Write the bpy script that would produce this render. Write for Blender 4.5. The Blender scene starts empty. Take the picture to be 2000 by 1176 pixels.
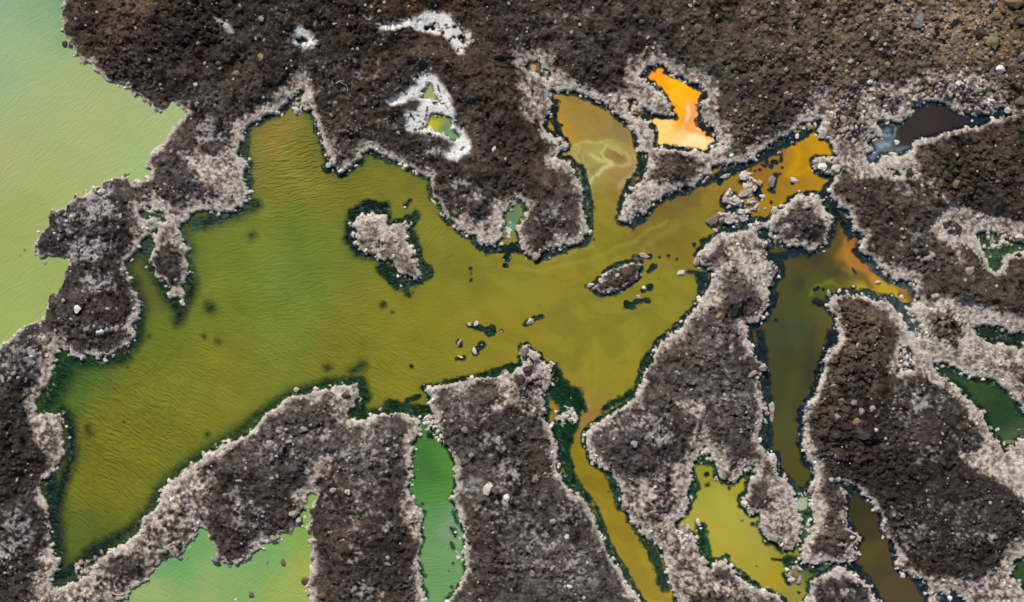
import bpy, math, random
import numpy as np
from mathutils import Vector
rng = np.random.default_rng(7)
random.seed(7)
SC = 0.02                                  # metres per unit of the survey drawing
def wx(x): return (np.asarray(x, float) - 1000.0) * SC
def wy(y): return -(np.asarray(y, float) - 588.0) * SC

# ------------------------------------------------------------------ camera, sky, sun, exposure
scene = bpy.context.scene
cam_d = bpy.data.cameras.new("camera"); cam = bpy.data.objects.new("camera", cam_d)
scene.collection.objects.link(cam); scene.camera = cam
cam.location = (0, 0, 60); cam.rotation_euler = (0, 0, 0)
cam_d.sensor_width = 36; cam_d.lens = 54; cam_d.clip_end = 2000
world = bpy.data.worlds.new("World"); scene.world = world; world.use_nodes = True
wn = world.node_tree.nodes; wl = world.node_tree.links
SUN_EL, SUN_AZ = math.radians(43), math.radians(-20)      # azimuth clockwise from +Y (top of the frame)
sky = wn.new("ShaderNodeTexSky"); sky.sky_type = 'NISHITA'; sky.sun_disc = False
sky.sun_elevation = SUN_EL; sky.sun_rotation = SUN_AZ
wl.new(sky.outputs[0], wn["Background"].inputs[0]); wn["Background"].inputs[1].default_value = 0.10
sun_d = bpy.data.lights.new("sun", 'SUN'); sun_d.energy = 4.25; sun_d.angle = math.radians(0.53); sun_d.color = (1, .96, .90)
sun = bpy.data.objects.new("sun", sun_d); scene.collection.objects.link(sun)
sdir = Vector((math.sin(SUN_AZ) * math.cos(SUN_EL), math.cos(SUN_AZ) * math.cos(SUN_EL), math.sin(SUN_EL)))
sun.rotation_euler = sdir.to_track_quat('Z', 'Y').to_euler()
scene.view_settings.view_transform = 'Standard'; scene.view_settings.look = 'None'
scene.view_settings.exposure = 0.0; scene.view_settings.gamma = 1
scene.view_settings.use_curve_mapping = False

# ------------------------------------------------------------------ small tools
def lin(c):
    c = np.asarray(c, float) / 255.0
    return np.where(c <= .04045, c / 12.92, ((c + .055) / 1.055) ** 2.4)
def S(ox, oy, s):                          # survey sheets were read at 3.92 x
    return [(ox + float(a.split(',')[0]) / 3.92, oy + float(a.split(',')[1]) / 3.92) for a in s.split()]
def sstep(a, b, x):
    t = np.clip((x - a) / (b - a), 0, 1); return t * t * (3 - 2 * t)
PERM = rng.permutation(4096)
def _h(ix, iy, seed):
    return PERM[(PERM[(ix + seed * 131) & 4095] + iy * 7 + seed) & 4095]
GR = np.stack([np.cos(np.arange(4096) * 2.399), np.sin(np.arange(4096) * 2.399)], 1)
def perlin(x, y, seed):
    ix = np.floor(x).astype(np.int64); iy = np.floor(y).astype(np.int64)
    fx = x - ix; fy = y - iy
    u = fx * fx * fx * (fx * (fx * 6 - 15) + 10); v = fy * fy * fy * (fy * (fy * 6 - 15) + 10)
    def g(dx, dy):
        k = GR[_h(ix + dx, iy + dy, seed)]
        return k[..., 0] * (fx - dx) + k[..., 1] * (fy - dy)
    a = g(0, 0); b = g(1, 0); c = g(0, 1); d = g(1, 1)
    return ((a + u * (b - a)) * (1 - v) + (c + u * (d - c)) * v) * 1.5
def fbm(x, y, scale, octv=4, seed=0, gain=.5):
    r = 0; a = 1; n = 0
    for o in range(octv):
        r = r + a * perlin(x / scale + o * 17.3, y / scale - o * 9.1, seed + o); n += a; a *= gain; scale /= 2.03
    return r / n * 1.4
def worley(x, y, scale, seed, jit=.9):     # nearest distance (in cells), cell random, second nearest
    X = x / scale; Y = y / scale
    ix = np.floor(X).astype(np.int64); iy = np.floor(Y).astype(np.int64)
    f1 = np.full(X.shape, 9.); f2 = np.full(X.shape, 9.); cid = np.zeros(X.shape)
    for dx in (-1, 0, 1):
        for dy in (-1, 0, 1):
            h = _h(ix + dx, iy + dy, seed); h2 = PERM[h]
            px = ix + dx + .5 + jit * (h / 4096. - .5); py = iy + dy + .5 + jit * (h2 / 4096. - .5)
            d = np.hypot(X - px, Y - py)
            m = d < f1
            f2 = np.where(m, f1, np.minimum(f2, d)); cid = np.where(m, PERM[h2] / 4096., cid); f1 = np.where(m, d, f1)
    return f1, cid, f2
def sdist(poly, xs, ys, R=70.0):           # signed distance, negative inside; xs, ys 1-D ascending
    D = np.full((len(ys), len(xs)), R)
    P = np.array(poly, float); Q = np.roll(P, -1, 0)
    for (x0, y0), (x1, y1) in zip(P, Q):
        i0, i1 = np.searchsorted(xs, (min(x0, x1) - R, max(x0, x1) + R)); j0, j1 = np.searchsorted(ys, (min(y0, y1) - R, max(y0, y1) + R))
        if i0 >= i1 or j0 >= j1: continue
        X = xs[None, i0:i1]; Y = ys[j0:j1, None]
        dx, dy = x1 - x0, y1 - y0; L = dx * dx + dy * dy + 1e-9
        t = np.clip(((X - x0) * dx + (Y - y0) * dy) / L, 0, 1)
        d = np.hypot(X - x0 - t * dx, Y - y0 - t * dy)
        D[j0:j1, i0:i1] = np.minimum(D[j0:j1, i0:i1], d)
    ins = np.zeros(D.shape, bool)
    i0, i1 = np.searchsorted(xs, (P[:, 0].min(), P[:, 0].max())); j0, j1 = np.searchsorted(ys, (P[:, 1].min(), P[:, 1].max()))
    X = xs[None, i0:i1]; Y = ys[j0:j1, None]; w = ins[j0:j1, i0:i1]
    for (x0, y0), (x1, y1) in zip(P, Q):
        if y0 == y1: continue
        w ^= ((Y >= min(y0, y1)) & (Y < max(y0, y1)) & (X < x0 + (Y - y0) * (x1 - x0) / (y1 - y0)))
    return np.where(ins, -D, D)
def stroke(pts, xs, ys, R=60.0):           # distance to an open polyline
    D = np.full((len(ys), len(xs)), R)
    if len(pts) == 1: pts = [pts[0], (pts[0][0] + .1, pts[0][1])]
    for (x0, y0), (x1, y1) in zip(pts[:-1], pts[1:]):
        i0, i1 = np.searchsorted(xs, (min(x0, x1) - R, max(x0, x1) + R)); j0, j1 = np.searchsorted(ys, (min(y0, y1) - R, max(y0, y1) + R))
        if i0 >= i1 or j0 >= j1: continue
        X = xs[None, i0:i1]; Y = ys[j0:j1, None]
        dx, dy = x1 - x0, y1 - y0; L = dx * dx + dy * dy + 1e-9
        t = np.clip(((X - x0) * dx + (Y - y0) * dy) / L, 0, 1)
        D[j0:j1, i0:i1] = np.minimum(D[j0:j1, i0:i1], np.hypot(X - x0 - t * dx, Y - y0 - t * dy))
    return D
def idw(samples, X, Y, p=3.0, soft=12.0):  # samples (x, y, value...) -> smooth field
    num = 0; den = 0
    for s in samples:
        w = ((X - s[0]) ** 2 + (Y - s[1]) ** 2 + soft * soft) ** (-p / 2)
        v = np.asarray(s[2]) if np.ndim(s[2]) else s[2]
        num = num + (w[..., None] * v if np.ndim(v) else w * v); den = den + w
    return num / (den[..., None] if np.ndim(num) > np.ndim(den) else den)

# ------------------------------------------------------------------ shorelines
POOLS = {}
POOLS['main'] = (
 S(0,0,"1960,930 1890,960 1870,1060 1850,1090 1830,1140 1820,1176") +
 S(0,300,"1850,40 1880,60 1895,90 1870,130 1870,180 1885,240 1905,290 1890,350 1850,400 1770,445 1700,440 1640,445 1580,430 1500,430 1470,470 1440,505 1400,540 1375,575 1385,620 1405,660 1415,700 1445,735 1425,790 1430,830 1445,890 1430,930 1420,980 1400,1020 1410,1080 1400,1130 1370,1100 1310,1110 1285,1075 1310,1040 1270,990 1240,960 1200,920 1190,880 1150,840 1160,790 1175,740 1190,700 1180,650 1200,620 1210,585 1160,590 1125,622 1110,650 1070,690 1050,740 1020,770 990,810 950,840 960,890 970,930 990,960 1025,990 1020,1040 1040,1090 1075,1130 1070,1176") +
 S(0,600,"1070,20 1060,70 1040,100 1010,140 1020,180 1035,225 1000,260 950,300 900,330 870,350 820,370 760,375 700,370 640,380 580,385 535,370 530,325 490,325 440,330 415,350 410,400 400,440 400,500 390,550 370,600 340,640 300,680 275,705 270,750 280,800 300,830 350,810 400,820 440,815 480,850 470,890 490,940 470,990 495,1040 480,1090 495,1120") +
 S(0,876,"490,50 480,70 450,110 410,170 370,215 325,235 320,290 310,340 330,390 360,430 380,500 375,560 385,610 380,680 395,740 390,790 420,830 460,860 455,900 430,950 390,980 395,1030 410,1070 470,1065 520,1050 560,1030 590,1015 640,985 690,960 720,900 740,870 780,840 840,790 900,745 960,730 1000,690 1050,670 1090,620 1080,560 1100,520 1150,490 1200,460 1220,420 1240,360 1270,310 1310,240 1370,200 1420,160 1470,120 1530,90") +
 S(0,600,"1600,1110 1690,1065 1790,1015 1880,980 1960,920") +
 S(500,600,"20,880 80,820 150,770 220,715 280,670 330,660 400,650 470,645 540,620 620,600 700,600 760,590 790,620 780,660 795,690 760,720 760,760 720,790 700,810 690,850 710,875 770,870 830,855 900,835 960,815 1040,810 1100,815 1160,835 1200,850 1240,840 1300,860 1380,840 1340,790 1330,730 1335,680 1310,640 1300,620 1340,625 1400,600 1450,590 1540,565 1600,560 1680,545 1760,530 1820,535 1880,525 1930,490") +
 S(1000,600,"0,495 40,460 80,465 90,440 70,390 60,340 75,300 110,290 140,330 170,350 220,370 215,400 250,440 315,455 300,510 310,560 290,600 250,640 215,670 235,700 250,760 270,790 240,850 270,890 300,930 320,990 350,1040 340,1100") +
 S(1000,876,"340,30 350,100 340,180 390,240 430,300 480,350 550,380 590,430 600,480 640,540 660,610 690,670 700,730 745,800 770,850 800,900 840,960 860,1020 900,1060 930,1110 970,1150 1010,1200 1080,1300 1200,1700 1400,1700 1300,1300 1265,1176 1240,1100 1215,1010 1190,950 1200,900 1180,850 1150,790 1120,740 1080,700 1040,710 1010,670 980,620 970,580 930,565 900,545 890,500 870,465 835,450 840,400 850,350 835,300 800,240 750,190 700,150 660,120 620,100 600,50") +
 S(1000,600,"590,1090 565,1050 560,1000 580,940 630,900 680,870 750,820 830,770 890,740 930,690 970,640 1000,580 1020,500 1050,450 1080,410 1080,370 1110,310 1150,260 1210,220 1290,180 1310,140 1340,90 1380,50") +
 S(1000,300,"1410,1176 1440,1120 1480,1080 1500,1020 1530,970 1560,930 1560,905 1500,880 1450,860 1430,800 1420,780 1440,750 1480,730 1480,680 1520,660 1560,640 1580,610 1640,615 1700,610 1750,600 1800,590 1830,560 1800,540 1850,530 1920,520") +
 S(1500,300,"0,520 30,490 60,440 120,420 150,390 170,350 240,320 330,320 390,330 410,370 475,300 490,230 510,180 480,160 430,160 370,120 370,90 350,60 360,40 430,30 490,50 520,20") +
 S(1500,0,"500,1150 480,1080 440,1060 410,1050 385,1000 400,950 420,920 370,930 300,930 240,950 190,1000 130,1040 70,1070 0,1110") +
 S(1000,300,"1880,0 1820,50 1790,80 1740,65 1680,70 1600,80 1530,90 1520,130 1470,180 1420,230 1380,250 1310,270 1250,290 1180,320 1120,350 1070,370 1060,430 1010,465 960,460 930,490 910,525 860,525 825,510 840,450 850,390 880,320 910,290 950,250 1000,200 1020,140 1040,60") +
 S(1000,0,"1030,1160 980,1150 960,1080 950,1010 920,960 860,920 800,880 760,830 700,790 640,765 590,740 540,720 490,710 410,700 350,690 300,690 280,740 300,800 290,870 260,910 240,960 270,1010 320,1050 360,1060 410,1090 430,1130 380,1150 340,1176") +
 S(1000,300,"300,30 400,50 440,90 480,130 500,180 510,230 540,280 550,340 520,370 540,420 560,480 580,540 590,600 550,640 510,680 450,700 380,710 320,730 280,730 210,780 180,810 140,790 120,760 80,730 50,680 60,650 40,600 50,560 70,530 110,490 120,420 90,370 50,360 0,375") +
 S(500,300,"1940,420 1900,440 1885,490 1890,540 1870,590 1880,630 1850,660 1830,700 1800,700 1770,690 1720,690 1690,650 1690,620 1640,620 1590,590 1540,550 1500,520 1460,480 1440,450 1420,400 1390,370 1360,330 1345,280 1350,220 1345,180 1290,170 1230,150 1200,110 1140,100 1120,70 1030,50 990,20 940,5 870,-20 800,-10 810,30 790,60 740,90 700,120 660,150 630,125 600,105 550,105 560,60 570,30 540,0") +
 S(500,0,"530,1110 510,1080 500,1030 470,970 460,910 430,860 390,840 350,800 350,760 370,700 340,690 300,720 270,760 220,800 180,850 120,870 60,890 0,930"))
POOLS['lake'] = (S(0,0,"485,-1000 490,-300 485,0 480,60 475,120 490,180 480,230 500,280 530,310 520,350 560,350 570,400 600,440 650,470 700,490 720,540 780,590 830,630 900,640 960,660 1000,700 1050,720 1100,760 1160,800 1180,840 1220,850 1260,820 1310,800 1330,780 1380,810 1415,860 1400,900 1350,950 1300,1020 1260,1080 1200,1130 1150,1176") +
 S(0,300,"1110,60 1110,130 1150,130 1160,170 1090,200 1020,215 980,190 930,160 890,180 800,220 720,260 640,320 570,340 520,380 500,410 440,440 400,430 370,490 370,560 340,570 320,620 270,680 260,720 290,760 300,800 350,800 380,780 440,790 500,785 550,780 540,830 510,880 490,960 460,1020 440,1060 390,1080 380,1120 360,1176") +
 S(0,600,"340,60 300,120 230,125 180,150 100,210 50,260 0,300 -300,480 -1500,600 -1500,-3300"))
POOLS['cove'] = (S(0,876,"750,1300 850,1176 900,1160 990,1120 1000,1090 1080,1040 1140,1010 1160,970 1200,900 1250,850 1320,830 1390,820 1430,745 1480,690 1520,660 1540,605 1570,620 1600,680 1640,740 1650,810 1640,860 1680,860 1720,870 1770,890 1830,880 1900,860") +
 S(500,876,"0,790 45,760 40,730 80,700 130,710 170,690 190,660 270,640 300,590 340,580 350,540 375,530 330,480 355,478 385,470 370,430 390,370 420,340 455,360 440,430 410,460 405,500 410,560 390,630 430,680 400,710 430,740 425,800 435,870 410,920 400,980 390,1010 410,1060 400,1100 415,1176 430,1600 -1200,1600"))
POOLS['canal'] = (S(500,600,"1240,840 1250,880 1250,960 1240,1000 1200,1040 1195,1110") +
 S(500,876,"1200,0 1200,40 1190,100 1180,160 1200,220 1160,250 1155,300 1170,370 1200,380 1210,430 1270,480 1290,520 1270,570 1260,640 1270,700 1255,780 1240,850 1260,920 1270,1000 1275,1060 1295,1110 1290,1176 1280,1600 1440,1600 1470,1176 1480,1150 1520,1100 1560,1040 1600,980 1610,930 1600,850 1600,780 1590,700 1590,640 1570,560 1550,480 1520,420 1490,380 1520,340 1540,270 1530,180 1520,90 1500,40") +
 S(500,600,"1510,1150 1480,1080 1440,1040 1420,1000 1410,940 1390,880 1380,840 1300,860"))
POOLS['yellow'] = (S(1000,600,"1440,1110 1480,1070 1500,1110") +
 S(1000,876,"1525,20 1530,70 1560,110 1580,180 1600,230 1640,250 1690,240 1730,230 1770,190 1790,140 1860,140 1870,190 1830,230 1800,270 1800,340 1750,380 1750,430 1790,470 1840,510 1900,510 1900,590 1920,640 1960,690") +
 S(1500,876,"60,720 80,750 110,780 190,770 240,730 230,680 240,620 270,560 240,500 210,440 200,350 250,345 310,335 330,350 330,450 340,520 360,580 340,640 280,700 260,770 260,830 290,880 350,880 420,860 480,870 540,880 600,870 590,915 540,900 500,930 450,950 380,990 320,1020 330,1060 310,1140 290,1176 300,1600 0,1600 120,1176 100,1150 50,1110 0,1100") +
 S(1000,876,"1900,1080 1850,1060 1800,1040 1720,970 1680,910 1620,870 1560,880 1520,920 1490,910 1500,870 1440,840 1430,760 1420,700 1340,640 1260,620 1250,580 1290,530 1330,490 1350,440 1340,370 1360,300 1380,230 1370,160 1390,110 1430,60 1440,10"))
POOLS['dark'] = (S(1500,300,"280,500 410,370 475,300 480,330 530,370 570,420 620,440 630,490 650,520 640,570 700,610 730,640 710,720 740,780 800,810 830,850 900,920 960,960 1040,980 1110,980 1130,990 1120,1040 1140,1080 1160,1130 1130,1176") +
 S(1500,600,"1060,10 1110,60 1160,120 1180,170 1190,230 1130,230 1080,170 1050,120 1000,60 970,0") +
 S(1500,300,"960,1160 900,1130 840,1130 760,1100 700,1090 640,1090 560,1080 480,1110 470,1150") +
 S(1500,600,"450,0 480,30 520,70 510,140 545,180 550,230 530,290 500,320 450,325 445,370 430,420 430,480 400,520 400,580 370,620 360,680 310,740 280,790 260,850 275,900 270,950 280,1010 260,1050 280,1110 290,1160") +
 S(1500,876,"300,90 340,130 370,190 350,240 320,290 310,330 250,345 200,345 180,290 140,240 90,200 70,180 60,90 50,50 0,30") +
 S(1000,600,"1940,1110 1910,1060 1880,1010 1910,920 1920,870 1940,820 1920,740 1890,660 1910,600 1880,560 1900,500 1945,480 1900,410 1850,370 1830,300 1800,250 1810,180 1800,130 1880,110 1900,70 1930,40 1950,0") +
 S(1500,300,"10,1090 0,1030 40,960 90,910 80,870 40,850 10,830 -10,800 -30,740 0,700 -10,640 10,590 60,600"))
POOLS['brook'] = S(1500,876,"555,250 620,250 640,290 690,310 740,370 790,390 810,460 860,490 880,530 860,600 900,660 940,700 970,770 1010,830 980,890 1020,940 1090,970 1150,990 1210,1020 1240,1090 1220,1176 1300,1600 900,1600 850,1170 800,1120 780,1060 730,1020 690,990 640,950 590,915 600,870 650,850 680,800 650,750 690,720 700,690 660,650 620,600 610,560 590,500 590,440 600,370 580,330 550,300")
POOLS['cornerpond'] = S(1500,876,"1320,1090 1380,1060 1430,1090 1480,1130 1520,1176 1560,1300 1300,1300 1300,1176 1270,1120")
POOLS['edgepond'] = S(1500,876,"1960,820 1920,830 1880,870 1870,920 1840,940 1860,990 1900,1020 1920,1060 1960,1090 2700,1300 2700,780")
POOLS['greenpond'] = S(1500,600,"1260,440 1310,420 1380,440 1440,470 1500,500 1580,530 1700,550 1760,580 1820,620 1870,670 1920,750 1950,800 2700,1000 2700,1200 1960,1010 1880,1060 1810,1110 1780,1060 1730,1010 1700,950 1670,880 1640,800 1570,740 1510,680 1430,600 1350,550 1290,510")
POOLS['greenslit'] = S(1500,600,"1570,160 1600,140 1680,140 1760,150 1820,180 1870,200 1960,195 2700,180 2700,300 1960,290 1920,330 1880,300 1800,285 1700,280 1640,250 1590,200")
POOLS['stonepond'] = S(1500,600,"1010,290 1080,300 1100,350 1100,430 1110,480 1050,495 990,490 1000,420")
POOLS['mossypond'] = S(1500,300,"1570,620 1640,610 1720,600 1800,620 1880,650 1960,680 2600,690 2600,760 1960,750 1880,760 1800,790 1790,850 1750,900 1700,880 1680,810 1640,740 1620,680")
POOLS['brownpond'] = (S(1500,0,"830,930 880,920 960,940 1000,940 1060,900 1080,860 1110,830 1170,800 1210,770 1260,770 1330,780 1400,820 1480,860 1540,870 1600,880 1680,870 1740,840 1800,820 1830,860 1880,880 1800,900 1720,930 1620,980 1500,990 1420,1000 1350,1030 1270,1050 1210,1060 1110,1080 1100,1150 1050,1176") +
 S(1500,300,"1020,10 850,20 840,60 820,100 800,110 760,60 740,10") + S(1500,0,"800,1150 760,1090 850,1030 860,980"))
POOLS['orange'] = S(1000,0,"970,590 1000,560 1050,520 1110,500 1170,510 1200,540 1250,580 1330,610 1400,640 1450,650 1480,690 1490,740 1450,780 1440,840 1460,900 1500,950 1560,1000 1570,1060 1590,1090 1560,1130 1480,1172 1380,1165 1290,1150 1180,1145 1090,1140 1080,1090 1085,1000 1050,970 1030,930 950,910 900,870 880,810 900,770 950,760 980,810 1040,850 1110,880 1170,890 1230,880 1220,830 1180,770 1140,710 1080,670 1030,640")
POOLS['smallgreen'] = S(1000,0,"100,510 150,460 200,470 250,530 300,560 310,610 270,620 230,590 170,550 120,540")
POOLS['salttop'] = S(500,0,"1250,750 1300,680 1340,640 1400,770 1330,760")
POOLS['saltlow'] = S(500,0,"1230,1000 1300,960 1350,870 1420,890 1500,910 1510,980 1560,1050 1520,1080 1440,1030 1340,1000")
POOLS['hole'] = S(500,0,"1550,290 1600,280 1630,320 1590,350")
POOLS['holeb'] = S(500,0,"1295,215 1340,185 1400,180 1420,240 1370,230")
POOLS['holec'] = S(500,0,"320,310 380,290 400,310 350,330")
POOLS['ridgepond'] = S(0,300,"1065,450 1110,410 1200,400 1240,420 1260,490 1280,520 1240,530 1200,490 1100,500")
POOLS['crackpond'] = S(1500,300,"940,120 1000,130 1020,170 960,175")
POOLS['notch'] = S(1000,300,"1890,585 1960,560 1990,640 1960,680 1910,680 1870,620")
WLABEL = {
 'main': ("olive green mineral pool with many bays filling the middle of the lava field", "pool"),
 'lake': ("pale green milky lake along the left edge of the lava", "lake"),
 'cove': ("light green cove at the bottom left below the pale crusted ridge", "pool"),
 'canal': ("bright green narrow canal running down between two lava ridges", "canal"),
 'yellow': ("mustard yellow pool among crusted banks at the lower right", "pool"),
 'dark': ("dark olive channel with a rusty orange arm, right of centre", "channel"),
 'brook': ("dark brown channel along the big lava mound at the bottom right", "channel"),
 'cornerpond': ("small dark pond with stones at the bottom edge right of the brown channel", "pond"),
 'edgepond': ("dark green pond cut by the right edge near the bottom corner", "pond"),
 'greenpond': ("long dark green pond sloping down to the right edge", "pond"),
 'greenslit': ("narrow dark green pond with pebbles at the right edge", "pond"),
 'stonepond': ("tiny blue black pond full of white pebbles above the big lava mound", "pond"),
 'mossypond': ("mossy green shallow pond at the right edge among pale crust", "pond"),
 'brownpond': ("dark brown pond with white foam at its left end, top right", "pond"),
 'orange': ("bright orange and cream pool inside a pale crust ring", "pool"),
 'smallgreen': ("little green pond in crust above the swirling brown bay", "pond"),
 'salttop': ("small triangular pale green pond in the upper part of the white salt crust", "pond"),
 'saltlow': ("yellow and green pond in the lower part of the white salt crust", "pond"),
 'hole': ("tiny dark puddle at the right end of the arched white salt crust", "puddle"),
 'holeb': ("tiny dark green puddle in the middle of the arched white salt crust", "puddle"),
 'holec': ("tiny dark puddle in the small triangular white salt crust", "puddle"),
 'ridgepond': ("small stony green pond on the ridge left of the olive pool", "pond"),
 'crackpond': ("tiny grey green puddle in pale crust below the dark brown pond", "puddle"),
 'notch': ("tiny dark pool between rubble left of the round crusted islet", "puddle")}
ISLETS = [
 (S(500,300,"770,490 830,470 900,460 1000,465 1005,500 990,550 1050,540 1110,525 1160,505 1170,540 1150,600 1155,670 1190,730 1215,760 1195,800 1230,830 1240,880 1262,930 1220,960 1150,940 1090,910 1060,860 1040,820 960,815 920,780 850,765 780,740 770,700 760,640 765,590 745,540"),
  "heart shaped pale crusted islet with a tail in the olive pool"),
 (S(1000,300,"975,830 990,870 975,930 930,980 850,1030 760,1060 690,1070 640,1050 610,1020 650,1000 680,960 720,910 760,880 820,860 900,840"),
  "leaf shaped brown islet lying in the right half of the olive pool"),
 (S(1500,300,"170,400 240,340 340,325 400,370 420,430 500,510 470,560 460,620 440,690 370,720 320,755 260,720 190,710 130,690 80,650 90,600 120,560 90,500 130,440"),
  "round dark topped islet with pale rim between orange bay and dark channel")]
SALT = [
 (S(500,0,"940,200 1000,180 1100,190 1170,150 1260,120 1330,90 1400,100 1480,105 1520,170 1580,220 1650,250 1640,330 1600,370 1590,420 1540,410 1520,370 1480,310 1400,270 1290,250 1200,220 1150,220 1060,240 950,245"),
  "long arched white salt crust on dark lava at the top"),
 (S(500,0,"310,185 350,190 410,250 450,290 475,320 460,360 420,380 340,350 295,330 310,260"),
  "small triangular white salt crust left of the arched one"),
 (S(500,0,"1010,770 1100,740 1180,680 1240,650 1200,590 1300,560 1370,570 1420,640 1470,700 1500,790 1520,880 1510,960 1570,980 1620,1050 1650,1120 1620,1176") +
  S(500,300,"1590,10 1540,60 1480,40 1450,10") + S(500,0,"1540,1110 1440,1050 1330,1030 1200,1010 1150,1000 1160,930 1140,870 1230,850 1280,780 1190,760 1130,800 1040,820"),
  "jagged white salt crust holding yellow and green puddles"),
 (S(0,0,"1660,150 1720,165 1780,200 1795,260 1760,270 1700,210"), "thin faint white salt streak on dark lava at the upper left")]

# ------------------------------------------------------------------ terrain fields
def axis(a, b, step, far):
    core = np.arange(a, b + step, step); out = [core]; s = step; p = core[-1]; hi = []
    while p < far[1]: s *= 1.22; p += s; hi.append(p)
    p = core[0]; s = step; lo = []
    while p > far[0]: s *= 1.22; p -= s; lo.append(p)
    return np.concatenate([lo[::-1], core, hi])
TX = axis(-60, 2060, 2.0, (-9000, 11000)); TY = axis(-50, 1226, 2.0, (-9000, 10000))
def land_sdf(xs, ys):
    """signed distance to the shore, positive on land"""
    D = np.full((len(ys), len(xs)), 70.)
    for p in POOLS.values(): D = np.minimum(D, sdist(p, xs, ys))
    for p, _ in ISLETS: D = np.maximum(D, -sdist(p, xs, ys))
    return D
GX, GY = np.meshgrid(TX, TY)
D0 = land_sdf(TX, TY)
nA = fbm(GX, GY, 30, 5, 21); nB = fbm(GX, GY, 9, 3, 31, .6); nL = fbm(GX, GY, 150, 4, 41)
wf1, wid, wf2 = worley(GX, GY, 9.0, 11)
vf1, vid, vf2 = worley(GX, GY, 5.0, 12)
stoneA = np.sqrt(np.clip(1 - (wf1 / .62) ** 2, 0, 1)) * (.25 + .75 * wid)
stoneB = np.sqrt(np.clip(1 - (vf1 / .6) ** 2, 0, 1)) * (.2 + .8 * vid)
def grain(shape, k):                       # fine isotropic grain: blurred white noise
    w = rng.normal(size=shape)
    for _ in range(k):
        w = .5 * w + .25 * (np.roll(w, 1, 0) + np.roll(w, -1, 0)); w = .5 * w + .25 * (np.roll(w, 1, 1) + np.roll(w, -1, 1))
    return w / w.std()
g1 = grain(GX.shape, 1); g2 = grain(GX.shape, 3); g3 = grain(GX.shape, 10)
nC = np.clip(.26 * g1 + .22 * g2 + .15 * g3, -1.1, 1.1); nE = fbm(GX, GY, 16, 3, 37, .6)
bf1, bid, bf2 = worley(GX + 7 * nE, GY * 1.25 + 7 * nB, 19.0, 15)
gf1, gid, gf2 = worley(GX + 4 * nE, GY + 4 * nB, 13.0, 16)
D = D0 + 4.2 * nA + 3.0 * nE + 2.4 * nB + 1.2 * nC
Ds = np.full(GX.shape, 70.)
for k_ in ('salttop', 'saltlow', 'hole', 'holeb', 'holec'): Ds = np.minimum(Ds, sdist(POOLS[k_], TX, TY))
# crust width
CW = [(130,60,9),(200,150,9),(330,200,14),(380,250,15),(360,330,12),(230,370,3),(100,430,4),(90,500,5),(120,560,3),(60,650,4),
 (450,350,36),(420,400,26),(330,480,22),(290,440,16),(330,560,24),(490,230,22),(560,180,36),(620,250,10),(660,310,20),(800,320,15),(860,380,16),(930,450,30),
 (950,380,26),(1040,420,9),(1080,480,18),(1150,430,13),(1120,300,12),(1040,200,26),(1100,160,18),(1040,130,22),(1230,200,26),(1270,130,24),(1400,220,14),(1400,300,20),
 (1260,380,22),(1320,340,14),(1540,240,22),(1600,200,26),(740,470,30),(270,560,9),(250,650,9),(90,720,18),(110,830,26),(105,900,10),(85,1000,9),(100,1120,24),(170,1150,22),
 (300,1000,34),(330,1080,12),(400,920,14),(520,800,13),(640,770,22),(690,780,22),(720,830,22),(770,830,10),(810,850,22),(800,950,12),(820,1020,20),(815,1100,9),(600,1050,9),(500,1060,16),(430,1070,12),
 (880,780,18),(1000,740,20),(1060,720,20),(1070,800,12),(1080,860,12),(1130,1000,14),(1180,1080,10),(890,900,11),(895,1000,10),(905,1100,9),(1200,850,10),(1290,740,10),(1340,640,15),
 (1420,540,24),(1480,620,18),(1470,760,15),(1490,860,17),(1200,950,17),(1280,950,26),(1240,1030,26),(1330,960,20),(1390,900,22),(1460,920,18),(1500,1000,18),(1600,1000,22),(1620,1080,15),
 (1340,1120,22),(1430,1120,16),(1620,1150,18),(1640,600,10),(1620,720,9),(1580,820,9),(1590,900,14),(1680,960,10),(1730,1030,9),(1790,1100,14),(1700,480,20),(1650,380,15),(1800,560,20),
 (1560,440,18),(1750,640,22),(1830,700,24),(1880,780,16),(1930,880,20),(1700,300,26),(1850,240,8),(1200,560,4),(840,220,3)]
W = idw(CW, GX, GY, 3.2, 15.) * np.clip(.76 + .7 * nL + .5 * nA + .9 * fbm(GX, GY, 70, 3, 45), .22, 1.7)
f = sstep(1.5, .35, (D + 5 * nB + 6 * nE) / W)
f = f * sstep(0, 25, Ds - D0)
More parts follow.
